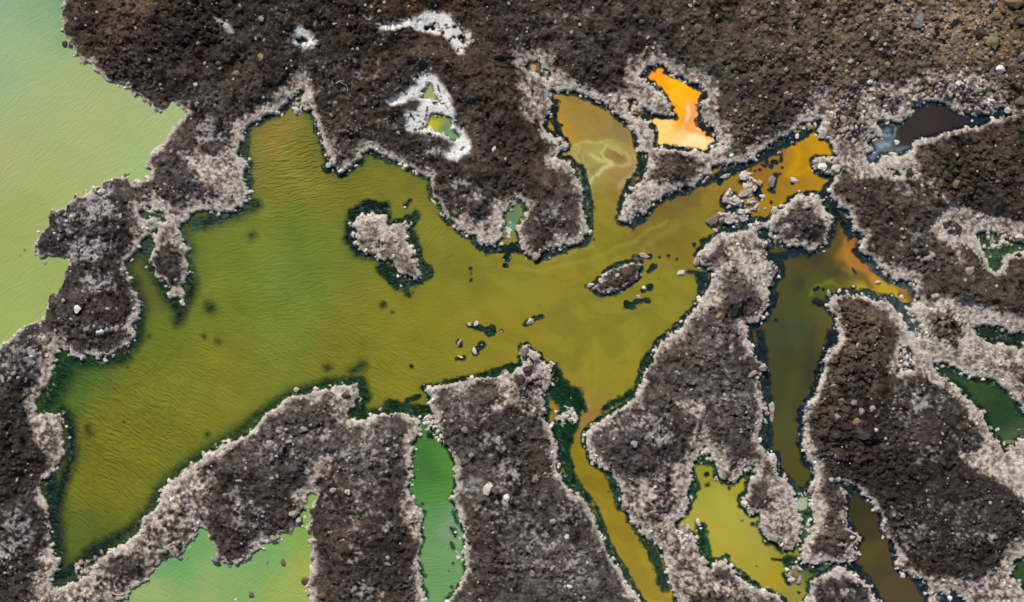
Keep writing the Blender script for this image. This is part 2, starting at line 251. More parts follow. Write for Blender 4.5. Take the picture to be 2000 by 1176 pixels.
# crust that lies away from the shores, and lava that breaks through wide crust
PATCH = [
 ('t', S(1500,0,"0,1100 200,950 330,740 440,700 460,800 700,720 780,650 1000,640 1200,540 1400,560 1600,570 1800,700 1830,800 1960,820 1960,900 1800,920 1350,1060 1150,1180 600,1176 450,1060"), 10, .80),
 ('t', S(1500,300,"480,0 1080,0 1180,130 1260,260 1400,380 1560,440 1900,480 1960,560 1960,950 1800,900 1750,960 1640,850 1450,860 1400,740 1200,600 1280,460 1350,400 1240,300 1200,190 880,200 640,190"), 8, .92),
 ('t', S(1500,600,"960,0 1200,0 1240,-100 1500,-60 1960,60 1960,700 1850,640 1500,520 1250,430 1300,560 1500,700 1640,840 1700,960 1800,1080 1960,1020 1960,1500 1850,1400 1650,1250 1500,1200 1380,1090 1580,1080 1640,1000 1600,960 1590,890 1510,850 1510,770 1400,660 1180,540 900,520 870,440 1000,300 1000,200"), 8, .92),
 ('t', S(1500,876,"1900,380 1960,340 2100,500 2100,1300 1400,1300 1200,1176 1060,900 1200,950 1450,980 1740,920 1790,760 1960,640"), 10, .85),
 ('t', S(1500,876,"0,200 180,300 250,500 230,700 100,780 0,680"), 9, .75),
 ('t', S(1000,876,"860,300 1100,180 1400,0 1440,100 1340,400 1300,560 1420,700 1480,860 1500,1000 1850,1060 1960,1130 1500,1080 1250,1100 1190,900 1100,720 900,560 850,420"), 10, .72),
 ('t', S(1000,600,"1220,700 1440,700 1450,800 1400,900 1420,1000 1330,1176 1300,1100 1400,850"), 8, .85),
 ('t', S(1000,600,"1450,820 1520,1000 1560,1176 1500,1176 1440,1000"), 8, .8),
 ('t', S(0,300,"1400,20 1500,-20 1800,60 1880,150 1890,350 1750,430 1550,400 1650,300 1500,200 1460,100"), 9, .85),
 ('t', S(0,300,"1000,380 1200,290 1290,380 1300,540 1200,600 1080,640 1020,560"), 8, .7),
 ('t', S(500,0,"60,800 250,640 300,560 400,540 440,620 380,680 280,720 180,830 0,920 0,840"), 7, .95),
 ('t', S(1000,0,"860,480 900,390 1050,410 1200,470 1500,570 1580,700 1560,900 1600,1020 1500,950 1440,830 1480,700 1300,600 1100,490 960,560 930,660 1100,690 1230,880 1000,830 900,760 880,700"), 8, .85),
 ('t', S(1000,0,"0,480 100,390 200,380 330,540 600,680 590,720 400,690 280,690 320,820 280,880 150,940 50,850 100,750 50,640 150,560"), 8, .85),
 ('t', S(1000,0,"620,760 850,680 880,760 900,900 1090,960 1080,1150 980,1150 940,1000 700,800"), 6, .9),
 ('t', S(500,600,"560,620 700,620 780,650 790,700 720,790 690,830 700,900 690,990 620,860 560,740"), 8, .75),
 ('t', S(500,876,"380,60 560,0 640,40 560,160 460,260 440,340 380,400 320,470 280,330 400,280 380,160"), 8, .9),
 ('t', S(500,600,"1860,520 1960,490 1960,700 1900,760 1760,820 1700,900 1680,860 1840,720"), 8, .75),
 ('t', S(1000,600,"0,500 60,480 30,560 60,640 200,620 180,760 240,850 120,820 0,720"), 8, .7),
 ('t', S(500,876,"1110,380 1230,440 1280,520 1240,700 1180,640 1120,520"), 7, .8),
 ('t', S(0,600,"200,640 280,680 260,800 460,820 480,1000 450,1176 380,1176 260,940 230,830"), 8, .85),
 ('t', S(0,600,"300,220 420,200 520,180 540,330 400,340 380,560 260,640 330,420"), 8, .8),
 ('t', S(0,876,"1100,560 1380,180 1560,100 1640,250 1600,480 1540,600 1420,740 1240,840 1100,900 1000,720 760,900 1040,980 960,1120 820,1176 250,1200 300,1000 400,980 700,950 900,760"), 14, .58),
 ('t', S(500,300,"1560,330 1700,290 1820,340 1960,380 1900,440 1850,560 1860,660 1700,640 1600,560 1780,540 1840,480 1780,360 1640,340"), 8, .8),
 ('t', S(1000,300,"870,300 1060,200 1300,230 1150,330 1060,400 900,330"), 8, 1.0),
 ('t', S(1000,300,"1720,640 1850,700 1960,850 1960,1176 1900,1176 1860,1000 1700,880 1520,900 1600,820"), 10, .9),
 ('d', S(1500,300,"1080,-40 1300,-110 1960,-260 2600,-300 2600,440 1960,560 1900,480 1620,470 1560,420 1400,380 1340,270 1290,260 1180,130"), 5, 1),
 ('d', S(1500,300,"560,250 650,200 850,180 1080,200 1200,200 1260,290 1340,400 1280,470 1200,590 1340,700 1420,760 1440,840 1460,720 1560,730 1650,850 1700,900 1800,920 1800,800 1960,780 2600,800 2600,1200 1960,1176 1650,1140 1440,1100 1300,1010 1240,930 1100,900 950,800 850,720 800,620 700,520 650,400 560,300"), 6, 1),
 ('d', S(1500,600,"550,20 720,-10 850,10 940,100 980,200 1000,300 920,400 900,520 1160,530 1280,600 1400,670 1510,780 1500,850 1590,900 1600,970 1640,1000 1600,1080 1380,1100 1500,1210 1640,1370 1760,1350 1900,1460 1940,1560 1950,1680 1830,1740 1780,1800 1800,1880 1740,1980 1500,2010 1400,2050 1250,2060 1150,2000 1060,1940 1050,1860 980,1730 920,1640 900,1570 820,1480 720,1370 580,1270 460,1200 390,1150 370,1080 330,1000 320,900 360,780 400,650 440,540 470,430 500,340 570,300 590,200 570,130"), 5, 1),
 ('d', S(1500,600,"1200,60 1290,0 1400,50 1480,200 1420,300 1300,230"), 5, .85),
 ('d', S(1500,600,"1780,330 1850,320 1960,500 1960,560 1840,480"), 5, .7),
 ('d', S(1500,0,"1820,700 1960,690 2400,700 2400,800 1850,800"), 5, .8),
 ('d', S(1500,0,"500,780 620,760 700,800 680,900 720,1000 700,1100 560,1020 400,1000 480,900"), 8, .6),
 ('d', S(1500,0,"780,740 960,700 1000,760 960,900 900,860 820,800"), 8, .6),
 ('d', S(0,300,"1180,60 1460,60 1500,220 1640,300 1560,380 1380,420 1300,380 1280,260 1060,240 1160,180"), 8, .7),
 ('d', S(1500,300,"1330,540 1400,530 1420,600 1350,590"), 4, .9), ('d', S(1500,300,"1400,570 1450,570 1450,640 1400,640"), 4, .9),
 ('d', S(1000,876,"1070,240 1200,250 1240,400 1200,520 1040,560 980,620 960,520 1100,400 1060,300"), 7, .8),
 ('d', S(0,876,"820,830 950,800 1090,900 1060,1000 900,1050 780,980"), 8, .6),
 ('d', S(1500,876,"330,600 480,610 520,700 480,780 360,760 300,700"), 6, .7),
]
for kind, poly, soft, amt in PATCH:
    sd = sdist(poly, TX, TY) + 7 * nB + 6 * nA
    m = sstep(soft, -soft, sd) * amt
    f = np.where(D > -3, np.maximum(f, m) if kind == 't' else f * (1 - m * sstep(5, 13, D)), f)
CR = np.clip(f + 4 * f * (1 - f) * (.62 * nC + .3 * nB + .2 * nE), 0, 1)
SALTM = np.zeros_like(D)
for i, (poly, _) in enumerate(SALT):
    sd = sdist(poly, TX, TY) + 3.5 * nB + 2 * nA
    SALTM = np.maximum(SALTM, sstep(5, -5, sd) * (.55 if i == 3 else 1.0))
sd = sdist(S(500,0,"835,140 880,145 890,165 850,165"), TX, TY) + 3 * nB
SALTM = np.maximum(SALTM, sstep(2, -2, sd) * .6)
topright = sstep(1350, 1600, GX) * sstep(330, 150, GY)
# height
land = sstep(-1.5, 3.0, D)
mound = sstep(8, 62, D0 + 10 * nA)
farg = sstep(0, 400, np.maximum(np.maximum(-GX, GX - 2000), np.maximum(-GY, GY - 1176)))
rid = 1 - np.abs(fbm(GX, GY, 38, 4, 51, .55)) * 1.6
rub = fbm(GX, GY, 14, 4, 61, .7)
dark = (1 - CR) * (1 - SALTM)
H = -0.03 - 0.22 * sstep(2, -30, D)
H = H + land * (0.125 + 0.03 * sstep(0, 14, D))
H = H + land * mound * (0.19 + .10 * rid * dark + .09 * nL + .03 * dark)
flatn = (1 - .75 * SALTM) * (.55 + .45 * sstep(2, 20, D))
AMP = np.clip(.38 + .62 * sstep(-.22, .2, fbm(GX, GY, 95, 3, 77)) + .3 * topright, 0, 1.1)
H = H + land * mound * dark * (.16 * fbm(GX, GY, 75, 3, 79, .55) + .10 * (.5 - np.abs(fbm(GX, GY, 48, 3, 78, .5))) )
H = H + land * AMP * flatn * (.10 * rub * (.12 + .88 * dark) + .055 * stoneA * (.15 + .7 * dark) + (.03 + .012 * CR) * stoneB * (.4 + .6 * vid) - .022 * CR * np.exp(-((vf2 - vf1) / .16) ** 2) + CR * .02 * np.exp(-((gf2 - gf1) / .1) ** 2) * -1 * dark + .020 * nC)
BLK = np.zeros_like(D)
for x, y, rx, ry, a_ in [(1650,700,60,110,1),(1620,820,50,70,1),(1700,880,90,60,.7),(1880,330,110,70,.9),(1700,400,60,60,.6),(350,50,120,80,.8),(250,110,100,60,.5),(700,60,160,60,.6),(1800,510,50,40,.6),(1400,1150,60,30,.6),(1040,710,26,44,1),(1570,420,40,40,.6),(1660,240,60,50,.9),(1860,200,110,50,.9),(550,840,60,40,.6),(1000,900,40,60,.5),(1300,340,40,20,.5),(1840,640,40,40,1),(160,450,90,60,.6),(30,850,50,80,.6),(1740,1000,60,60,.5)]:
    BLK = np.maximum(BLK, a_ * sstep(1.3, .5, np.hypot((GX - x) / rx, (GY - y) / ry)))
bd = np.minimum(land, sstep(2, 14, D)) * BLK
H = H + bd * (.17 * bid + .07 * gid - .13 * np.exp(-((bf2 - bf1) / .13) ** 2) - .05 * np.exp(-((gf2 - gf1) / .16) ** 2))
pit = sstep(.30, .75, fbm(GX, GY * 1.35, 17, 3, 75, .6)) * (.35 + .65 * sstep(-.2, .5, nL))
H = H - land * dark * AMP * sstep(14, 30, D) * .16 * pit
H = H + land * dark * .05 * np.clip(fbm(GX, GY, 22, 3, 71), 0, 1)
near = sstep(-16, -2, D) * (1 - land)
H = H + near * (.14 * stoneA ** 1.5 * (wid > .84) + .07 * stoneB * (vid > .86))
SHO = np.zeros_like(D)
for x, y, rx, ry in [(1438,385,28,22),(1455,405,34,20),(1425,425,30,14),(1465,360,22,14),(840,826,22,16),(855,850,10,18),(1338,1045,26,22),(1766,698,16,26),(1515,450,12,34),(1552,1118,18,22),(1790,615,12,30),(1598,322,12,14),(1640,325,16,10),(1105,812,22,18),(215,1095,24,12),(165,1110,20,18),(1590,1030,14,22),(1760,640,10,12),(1480,880,14,12),(1375,890,12,20),(1470,915,20,8),(1850,1150,24,14),(995,455,8,20),(1055,150,26,14),(300,405,26,14),(1245,215,12,22),(1575,245,12,10),(1715,270,14,12),(1890,650,20,12),(1945,470,36,16),(1980,870,26,10),(580,210,10,18),(1540,450,8,10)]:
    SHO = np.maximum(SHO, sstep(1.25, .6, np.hypot((GX - x) / rx, (GY - y) / ry) + .4 * nE))
peb = np.sqrt(np.clip(1 - (gf1 / .56) ** 2, 0, 1)) * (gid > .42)
H = np.where(D < 2, np.maximum(H, -.05 + SHO * (.15 * peb * (.4 + .6 * gid) + .09 * stoneA * (wid > .45) + .05 * stoneB * (vid > .5)) + .02 * nC * SHO), H)
H = H + land * topright * .10 * fbm(GX, GY, 45, 4, 81, .6)
H = np.where(farg > 0, H * (1 - .2 * farg) + farg * land * 2.0 * fbm(GX, GY, 900, 3, 91), H)
# colour of the ground itself
LC = [(200,40,(72,60,52)),(250,20,(105,85,70)),(300,100,(52,44,40)),(380,60,(48,42,38)),(250,140,(62,52,46)),(330,170,(85,74,66)),(450,120,(66,57,50)),(420,230,(92,82,76)),(380,280,(88,78,72)),
 (560,30,(60,52,46)),(600,120,(60,52,46)),(700,100,(56,49,43)),(720,140,(80,66,56)),(860,80,(70,58,50)),(850,10,(88,64,46)),(900,20,(72,58,48)),(700,200,(64,54,46)),(760,180,(58,54,52)),(700,240,(72,62,54)),(920,150,(74,62,54)),(960,200,(82,70,60)),(900,330,(74,64,56)),(860,290,(88,80,74)),
 (980,40,(62,54,48)),(1100,40,(76,66,58)),(1150,100,(74,66,58)),(1280,80,(72,63,56)),(1350,60,(84,75,64)),(1430,120,(76,68,58)),(1450,200,(80,70,60)),(1200,130,(74,62,56)),(1040,370,(76,64,55)),(1000,330,(78,66,58)),(1010,280,(70,60,52)),(1080,420,(90,80,74)),(920,400,(86,76,70)),
 (1480,20,(98,84,72)),(1560,70,(100,88,76)),(1640,100,(108,94,78)),(1620,30,(112,95,76)),(1720,60,(106,92,80)),(1800,70,(125,107,92)),(1880,40,(135,115,92)),(1960,60,(118,100,78)),(1980,120,(110,95,80)),(1700,120,(98,86,72)),(1800,120,(105,92,80)),(1540,150,(86,74,64)),(1500,200,(76,66,58)),(1700,180,(112,98,88)),(1640,230,(118,102,92)),
 (1900,300,(72,61,52)),(1850,340,(70,60,50)),(1950,380,(66,56,48)),(1900,400,(74,64,55)),(1700,370,(86,76,68)),(1750,420,(78,66,58)),(1780,380,(90,80,72)),(1800,500,(86,76,70)),(1880,550,(82,72,64)),(1960,570,(78,68,60)),(1570,420,(84,74,70)),(1830,640,(95,82,72)),
 (150,400,(84,76,74)),(200,440,(80,73,71)),(120,480,(72,64,62)),(250,440,(70,62,58)),(180,560,(80,72,68)),(220,620,(68,60,56)),(50,700,(76,69,66)),(30,800,(54,49,47)),(60,900,(58,50,46)),(40,1000,(68,62,58)),(60,1100,(62,54,50)),(340,330,(78,70,66)),(380,370,(76,68,66)),
 (450,920,(82,74,68)),(520,860,(86,78,72)),(500,960,(74,66,60)),(480,1030,(78,68,64)),(600,840,(92,84,80)),(560,930,(70,64,62)),(700,880,(98,90,86)),(680,980,(86,76,68)),(720,1050,(72,62,54)),(650,1130,(74,65,58)),(760,1120,(68,60,54)),
 (900,830,(92,82,76)),(950,900,(92,84,78)),(960,960,(104,96,90)),(1000,1020,(86,78,72)),(930,1080,(78,68,62)),(1040,1080,(96,88,84)),(1100,1120,(88,80,76)),(1030,900,(72,63,56)),(1040,720,(78,70,62)),
 (1380,680,(86,77,72)),(1300,740,(92,84,78)),(1250,850,(88,80,78)),(1300,870,(78,70,68)),(1430,800,(84,76,72)),(1430,600,(82,74,68)),(1410,560,(94,84,78)),(1310,950,(84,76,74)),(1290,990,(76,69,66)),(1390,1130,(84,74,68)),
 (1690,620,(88,76,64)),(1700,700,(84,72,60)),(1620,760,(86,74,64)),(1660,850,(66,57,50)),(1720,800,(62,54,50)),(1800,780,(68,61,57)),(1850,900,(62,55,52)),(1750,950,(54,47,42)),(1830,1000,(56,49,45)),(1790,1050,(68,60,52)),(1900,1050,(60,53,49)),(1950,1000,(60,52,49)),(1600,1050,(80,70,64)),(1480,960,(82,74,68)),(1640,1160,(68,62,62)),(760,470,(150,135,122))]
LC = [(x, y, lin(c)) for x, y, c in LC]
base = idw(LC, GX, GY, 3.0, 22.)
base = base * (.93 + .5 * nA + .55 * nL + .7 * nC + .25 * nE)[..., None] * np.array([1.0, .985, .955]) * (.93 - .06 * topright)[..., None]
# brown and rust tints
ru = np.clip(fbm(GX, GY, 60, 3, 101) - .25, 0, 1)[..., None]
base = base * (1 + ru * np.array([.3, .1, -.05]))
TAN = lin((180, 161, 145)); WHT = lin((216, 206, 190)); GRY = lin((166, 159, 156)); SAL = lin((234, 229, 221))
cr_n = np.clip(.30 + .55 * vid + 1.0 * nC + .25 * nB + .25 * nE + .45 * nA + .3 * nL, 0, 1)[..., None]
crust = lin((104, 90, 80)) * (1 - cr_n) + lin((218, 200, 184)) * cr_n
edgew = sstep(9, 1, D + 4 * nB + 4 * nC)[..., None] * np.clip(.95 + .6 * nL + .8 * nE, 0, 1.15)[..., None]
crust = crust * (1 - .75 * edgew) + WHT * .75 * edgew
# paler, whiter crust in some places
WH = [(1850,640,190,70),(1800,430,120,50),(1930,520,90,60),(1750,250,110,60),(1980,1000,70,160),(1740,320,60,40),(1150,170,60,30),(1880,760,60,90),(1270,375,30,18),(1460,520,34,26),(1490,560,18,40),(730,425,26,12),(1560,1010,22,26),(1700,290,40,22),(1830,690,50,18),(1900,620,60,12),(1300,170,26,26),(1990,900,30,60),(1640,1120,34,14),(350,545,16,26),(1580,560,10,10),(850,250,50,30),(1880,470,50,25),(1850,430,40,20)]
ww = np.zeros_like(D)
for x, y, rx, ry in WH: ww = np.maximum(ww, np.clip(1.2 - np.hypot((GX - x) / rx, (GY - y) / ry), 0, 1))
ww = (np.clip(ww + .5 * nA, 0, 1) * .55)[..., None]
crust = crust * (1 - ww) + WHT * ww
# grey mineral frost
FR = [(200,400,45,40,.7),(180,480,50,22,.9),(150,430,60,40,.45),(195,550,40,30,.55),(170,500,40,16,.7),(60,690,16,28,.9),(30,700,40,60,.35),(40,1040,40,50,.55),(20,1070,20,40,.6),(10,740,16,10,.7),(410,260,30,32,.65),(360,210,50,20,.4),(365,385,14,12,.7),(290,560,16,40,.3),
 (200,640,30,14,.5),(530,870,60,40,.28),(630,845,26,16,.55),(680,890,26,20,.7),(740,870,50,50,.35),(700,960,60,70,.25),(690,1080,20,20,.5),(760,1030,20,18,.5),(710,1150,30,20,.4),(470,990,30,50,.4),(500,1010,40,30,.4),(560,850,40,26,.3),
 (900,800,30,30,.4),(960,860,30,25,.45),(990,930,40,40,.45),(985,975,22,14,.7),(920,950,20,20,.5),(1000,1000,50,60,.25),(1050,1060,40,40,.45),(1120,1110,50,50,.4),(1110,1000,30,30,.35),(1000,1120,30,30,.2),
 (1280,850,34,22,.6),(1260,820,50,30,.35),(1290,900,30,16,.4),(1420,660,20,50,.3),(1400,780,40,14,.4),(1390,700,50,70,.18),(1430,790,40,30,.3),(1200,830,20,18,.5),(1080,430,30,30,.4),(1055,425,12,18,.5),(900,360,24,12,.5),(860,300,40,14,.5),(900,420,30,20,.2),
 (1790,785,22,20,.75),(1800,770,50,40,.3),(1760,800,60,30,.22),(1880,1040,40,18,.4),(1925,1045,14,10,.7),(1850,990,80,30,.15),(1800,880,90,20,.2),(1870,860,40,30,.25),(1780,1040,50,50,.25),(1640,1150,30,10,.6),(1640,1062,12,8,.8),(1590,330,20,8,.5),
 (1810,500,20,14,.6),(1780,470,40,24,.25),(1790,370,50,20,.35),(1890,530,12,10,.7),(1570,480,16,12,.4),(1430,480,20,24,.4),(1420,520,18,30,.4),(760,175,50,20,.22),(720,260,60,30,.12),(1500,1020,20,30,.2),(1280,990,20,22,.35),(560,60,80,50,.06),(680,170,100,60,.07),(1100,60,90,50,.07)]
fr = np.zeros_like(D)
for x, y, rx, ry, s in FR: fr = np.maximum(fr, s * sstep(1.35, .3, np.hypot((GX - x) / rx, (GY - y) / ry)))
spk = np.clip(.45 + 1.2 * nB + .5 * stoneB - .2 + .5 * nA, 0, 1)
frw = (sstep(.30, .85, fr * .95 + .7 * nC + .3 * nB + .5 * nE) * np.clip(.4 + fr, 0, .95) * (fr > .02))[..., None]
base = base * (1 - frw) + GRY * frw
# scattered pale specks of weathered lava
sx = ((vid > .90) * sstep(.45, .1, vf1) * (.12 + fr + .12 * np.clip(nL + .5, 0, 1)))[..., None]
base = base * (1 - sx) + lin((190, 180, 168)) * sx
# crust cover thins by random noise, letting the lava base colour through
crw = CR[..., None] * np.clip(.86 + .5 * nB[..., None], .0, 1)
col = base * (1 - crw) + crust * crw
s3 = (SALTM * sstep(-.8, -.35, nC + .8 * nE + .5 * nB + .35 * sstep(-1, -9, np.abs(0 * D))))[..., None]
col = col * (1 - s3) + SAL * s3
# below the water: algae covered rock
ALG = [(x, y, lin(c)) for x, y, c in [(700,420,(36,62,44)),(300,600,(34,68,46)),(120,730,(38,84,44)),(130,880,(34,62,50)),(120,1100,(38,62,58)),(1100,790,(30,72,42)),(450,860,(36,84,46)),(800,800,(38,80,40)),(1080,250,(36,58,48)),(1400,340,(44,62,66)),(1450,430,(46,70,70)),(1560,270,(44,62,64)),(1350,375,(44,62,62)),(1620,370,(44,62,68)),
 (1500,560,(36,54,64)),(1600,700,(34,48,62)),(1570,880,(34,52,66)),(1640,400,(34,52,56)),(1400,900,(40,84,50)),(1430,1050,(46,92,52)),(1540,1100,(38,70,52)),(1560,1030,(70,100,70)),(1660,1050,(36,50,64)),(1860,220,(40,52,58)),(1700,280,(70,96,96)),(1900,770,(44,70,46)),(1940,640,(44,66,52)),
 (1930,480,(70,104,60)),(1330,200,(44,56,58)),(1250,220,(44,70,52)),(1050,140,(66,92,74)),(850,880,(30,70,44)),(860,1100,(60,110,76)),(840,180,(110,130,80)),(850,245,(96,120,70)),(300,400,(80,105,85)),(1765,700,(60,74,92)),(1790,610,(90,104,110)),(1850,1160,(50,62,74)),(1950,1110,(44,68,56)),(150,300,(120,150,70)),(450,1130,(120,150,80)),(1000,420,(90,130,90)),(880,80,(60,70,64)),(590,80,(60,64,74)),(1010,470,(38,54,60)),(1190,1080,(52,84,62)),(1260,1140,(60,84,62))]]
alg = 1.25 * idw(ALG, GX, GY, 4.0, 12.) * (.85 + .8 * nB + .5 * nA)[..., None]
stone_uw = (((wid > .72) * stoneA > .75) | ((vid > .9) * stoneB > .8)) & (D > -14)
alg = np.where(stone_uw[..., None], np.maximum(alg, lin((150, 150, 130)) * .7), alg)
dry = sstep(-.02, .012, H)[..., None]
col = alg * (1 - dry) + col * dry
pale_wet = ((dry[..., 0] > .5) & (D < 1.0))[..., None]
col = np.where(pale_wet, (lin((150, 134, 120)) * (1 - cr_n) + WHT * cr_n) * (.72 + .5 * wid)[..., None], col)
col = np.clip(col, .006, .85)
farl = np.clip(farg * 1.2, 0, 1)[..., None]
col = np.where((D0 > 20)[..., None], col * (1 - farl) + farl * np.array([.075, .06, .05]), col)

# ------------------------------------------------------------------ materials
def nodes_of(name):
    m = bpy.data.materials.new(name); m.use_nodes = True
    nt = m.node_tree; b = nt.nodes["Principled BSDF"]; return m, nt, b
def add(nt, typ, **kw):
    n = nt.nodes.new(typ)
    for k, v in kw.items():
        if k.startswith('i_'): n.inputs[k[2:].replace('_', ' ')].default_value = v
        else: setattr(n, k, v)
    return n
def noise(nt, vec, scale, detail=3, rough=.6):
    n = add(nt, "ShaderNodeTexNoise", i_Scale=scale, i_Detail=detail, i_Roughness=rough); nt.links.new(vec, n.inputs['Vector']); return n.outputs['Fac']
def mathn(nt, op, a, b=None, clamp=False):
    n = add(nt, "ShaderNodeMath", operation=op, use_clamp=clamp)
    for i, v in enumerate((a, b)):
        if v is None: continue
        if isinstance(v, (int, float)): n.inputs[i].default_value = v
        else: nt.links.new(v, n.inputs[i])
    return n.outputs[0]
def scale_col(nt, c, f):
    n = add(nt, "ShaderNodeVectorMath", operation='SCALE'); nt.links.new(c, n.inputs[0]); nt.links.new(f, n.inputs['Scale']); return n.outputs[0]
def ground_mat():
    m, nt, b = nodes_of("weathered_lava_ground")
    pos = add(nt, "ShaderNodeNewGeometry").outputs['Position']
    at = add(nt, "ShaderNodeAttribute", attribute_name="tint")
    n1 = noise(nt, pos, 9, 5, .75); n2 = noise(nt, pos, 34, 4, .85)
    vo = add(nt, "ShaderNodeTexVoronoi", i_Scale=26.0); nt.links.new(pos, vo.inputs['Vector'])
    t = mathn(nt, 'ADD', mathn(nt, 'MULTIPLY', n1, 1.1), mathn(nt, 'MULTIPLY', n2, 2.9))
    t = mathn(nt, 'SUBTRACT', t, .94)
    t = mathn(nt, 'MAXIMUM', t, .22)
    nt.links.new(scale_col(nt, at.outputs['Color'], t), b.inputs['Base Color'])
    b.inputs['Roughness'].default_value = .95; b.inputs['Specular IOR Level'].default_value = .15
    hh = mathn(nt, 'ADD', mathn(nt, 'MULTIPLY', n1, .05), mathn(nt, 'MULTIPLY', n2, .03))
    hh = mathn(nt, 'SUBTRACT', hh, mathn(nt, 'MULTIPLY', vo.outputs['Distance'], .03))
    bp = add(nt, "ShaderNodeBump", i_Strength=1.0, i_Distance=1.0); nt.links.new(hh, bp.inputs['Height'])
    nt.links.new(bp.outputs[0], b.inputs['Normal'])
    return m
def rock_mat(name, c, attr=None):
    m, nt, b = nodes_of(name)
    tc = add(nt, "ShaderNodeNewGeometry").outputs['Position']
    n1 = noise(nt, tc, 6, 4, .7); n2 = noise(nt, tc, 28, 4, .75)
    t = mathn(nt, 'SUBTRACT', mathn(nt, 'ADD', mathn(nt, 'MULTIPLY', n1, 1.3), mathn(nt, 'MULTIPLY', n2, 1.3)), .3)
    if attr:
        src = add(nt, "ShaderNodeAttribute", attribute_name=attr).outputs['Color']
    else:
        rgb = add(nt, "ShaderNodeRGB"); rgb.outputs[0].default_value = (*lin(c), 1); src = rgb.outputs[0]
        oi = add(nt, "ShaderNodeObjectInfo")
        t = mathn(nt, 'MULTIPLY', t, mathn(nt, 'ADD', mathn(nt, 'MULTIPLY', oi.outputs['Random'], .4), .8))
    nt.links.new(scale_col(nt, src, t), b.inputs['Base Color'])
    b.inputs['Roughness'].default_value = .92; b.inputs['Specular IOR Level'].default_value = .2
    hh = mathn(nt, 'ADD', mathn(nt, 'MULTIPLY', n1, .05), mathn(nt, 'MULTIPLY', n2, .025))
    bp = add(nt, "ShaderNodeBump", i_Strength=.9, i_Distance=1.0); nt.links.new(hh, bp.inputs['Height'])
    nt.links.new(bp.outputs[0], b.inputs['Normal'])
    return m
def water_mat():
    m, nt, b = nodes_of("mineral_water")
    nt.nodes.remove(b)
    out = nt.nodes["Material Output"]
    pos = add(nt, "ShaderNodeNewGeometry").outputs['Position']
    at = add(nt, "ShaderNodeAttribute", attribute_name="silt"); rp = add(nt, "ShaderNodeAttribute", attribute_name="ripple")
    sep = add(nt, "ShaderNodeSeparateColor"); nt.links.new(rp.outputs['Color'], sep.inputs[0])
    # ripples in three directions, each a stretched, wobbling wave train
    wob = add(nt, "ShaderNodeTexNoise", i_Scale=.9, i_Detail=2.0); nt.links.new(pos, wob.inputs['Vector'])
    va = add(nt, "ShaderNodeVectorMath", operation='MULTIPLY_ADD'); nt.links.new(wob.outputs['Color'], va.inputs[0])
    va.inputs[1].default_value = (.55, .55, 0); nt.links.new(pos, va.inputs[2])
    H_ = None
    for k, ang in enumerate((-38, 8, 40)):
        mp = add(nt, "ShaderNodeMapping"); mp.inputs['Rotation'].default_value = (0, 0, math.radians(-ang)); nt.links.new(va.outputs[0], mp.inputs['Vector'])
        sc = add(nt, "ShaderNodeMapping"); sc.inputs['Scale'].default_value = (2.3, 11.0, 1); nt.links.new(mp.outputs[0], sc.inputs['Vector'])
        n = add(nt, "ShaderNodeTexNoise", i_Scale=1.0, i_Detail=2.5, i_Roughness=.55); nt.links.new(sc.outputs[0], n.inputs['Vector'])
        h = mathn(nt, 'MULTIPLY', n.outputs['Fac'], sep.outputs[k])
        H_ = h if H_ is None else mathn(nt, 'ADD', H_, h)
    fine = noise(nt, pos, 14, 3, .6)
    H_ = mathn(nt, 'ADD', mathn(nt, 'MULTIPLY', H_, .085), mathn(nt, 'MULTIPLY', fine, .006))
    bp = add(nt, "ShaderNodeBump", i_Strength=1.0, i_Distance=1.0); nt.links.new(H_, bp.inputs['Height'])
    bg = add(nt, "ShaderNodeBump", i_Strength=1.0, i_Distance=.16); nt.links.new(H_, bg.inputs['Height'])
    # suspended silt hides the bed where it is thick
    grain = noise(nt, pos, 22, 4, .8)
    tint = scale_col(nt, at.outputs['Color'], mathn(nt, 'ADD', mathn(nt, 'MULTIPLY', grain, .28), .86))
    dif = add(nt, "ShaderNodeBsdfDiffuse"); nt.links.new(tint, dif.inputs[0]); nt.links.new(bp.outputs[0], dif.inputs['Normal'])
    tr = add(nt, "ShaderNodeBsdfTransparent"); tr.inputs[0].default_value = (.92, .96, .94, 1)
    brk = noise(nt, pos, 3.4, 6, .8)
    a = mathn(nt, 'ADD', at.outputs['Alpha'], mathn(nt, 'MULTIPLY', mathn(nt, 'SUBTRACT', brk, .5), .55))
    rmp = add(nt, "ShaderNodeMapRange", interpolation_type='SMOOTHSTEP'); nt.links.new(a, rmp.inputs[0])
    rmp.inputs[1].default_value = .10; rmp.inputs[2].default_value = .90
    opa = mathn(nt, 'MULTIPLY', rmp.outputs[0], 1.0)
    mx = add(nt, "ShaderNodeMixShader"); nt.links.new(opa, mx.inputs[0]); nt.links.new(tr.outputs[0], mx.inputs[1]); nt.links.new(dif.outputs[0], mx.inputs[2])
    gl = add(nt, "ShaderNodeBsdfGlossy"); gl.inputs['Roughness'].default_value = .12; nt.links.new(bg.outputs[0], gl.inputs['Normal'])
    fre = add(nt, "ShaderNodeFresnel", i_IOR=1.33); nt.links.new(bp.outputs[0], fre.inputs['Normal'])
    m2 = add(nt, "ShaderNodeMixShader"); nt.links.new(fre.outputs[0], m2.inputs[0]); nt.links.new(mx.outputs[0], m2.inputs[1]); nt.links.new(gl.outputs[0], m2.inputs[2])
    nt.links.new(m2.outputs[0], out.inputs[0])
    return m
MG = ground_mat(); MW = water_mat(); MRUB = rock_mat("loose_rubble", None, "tint")
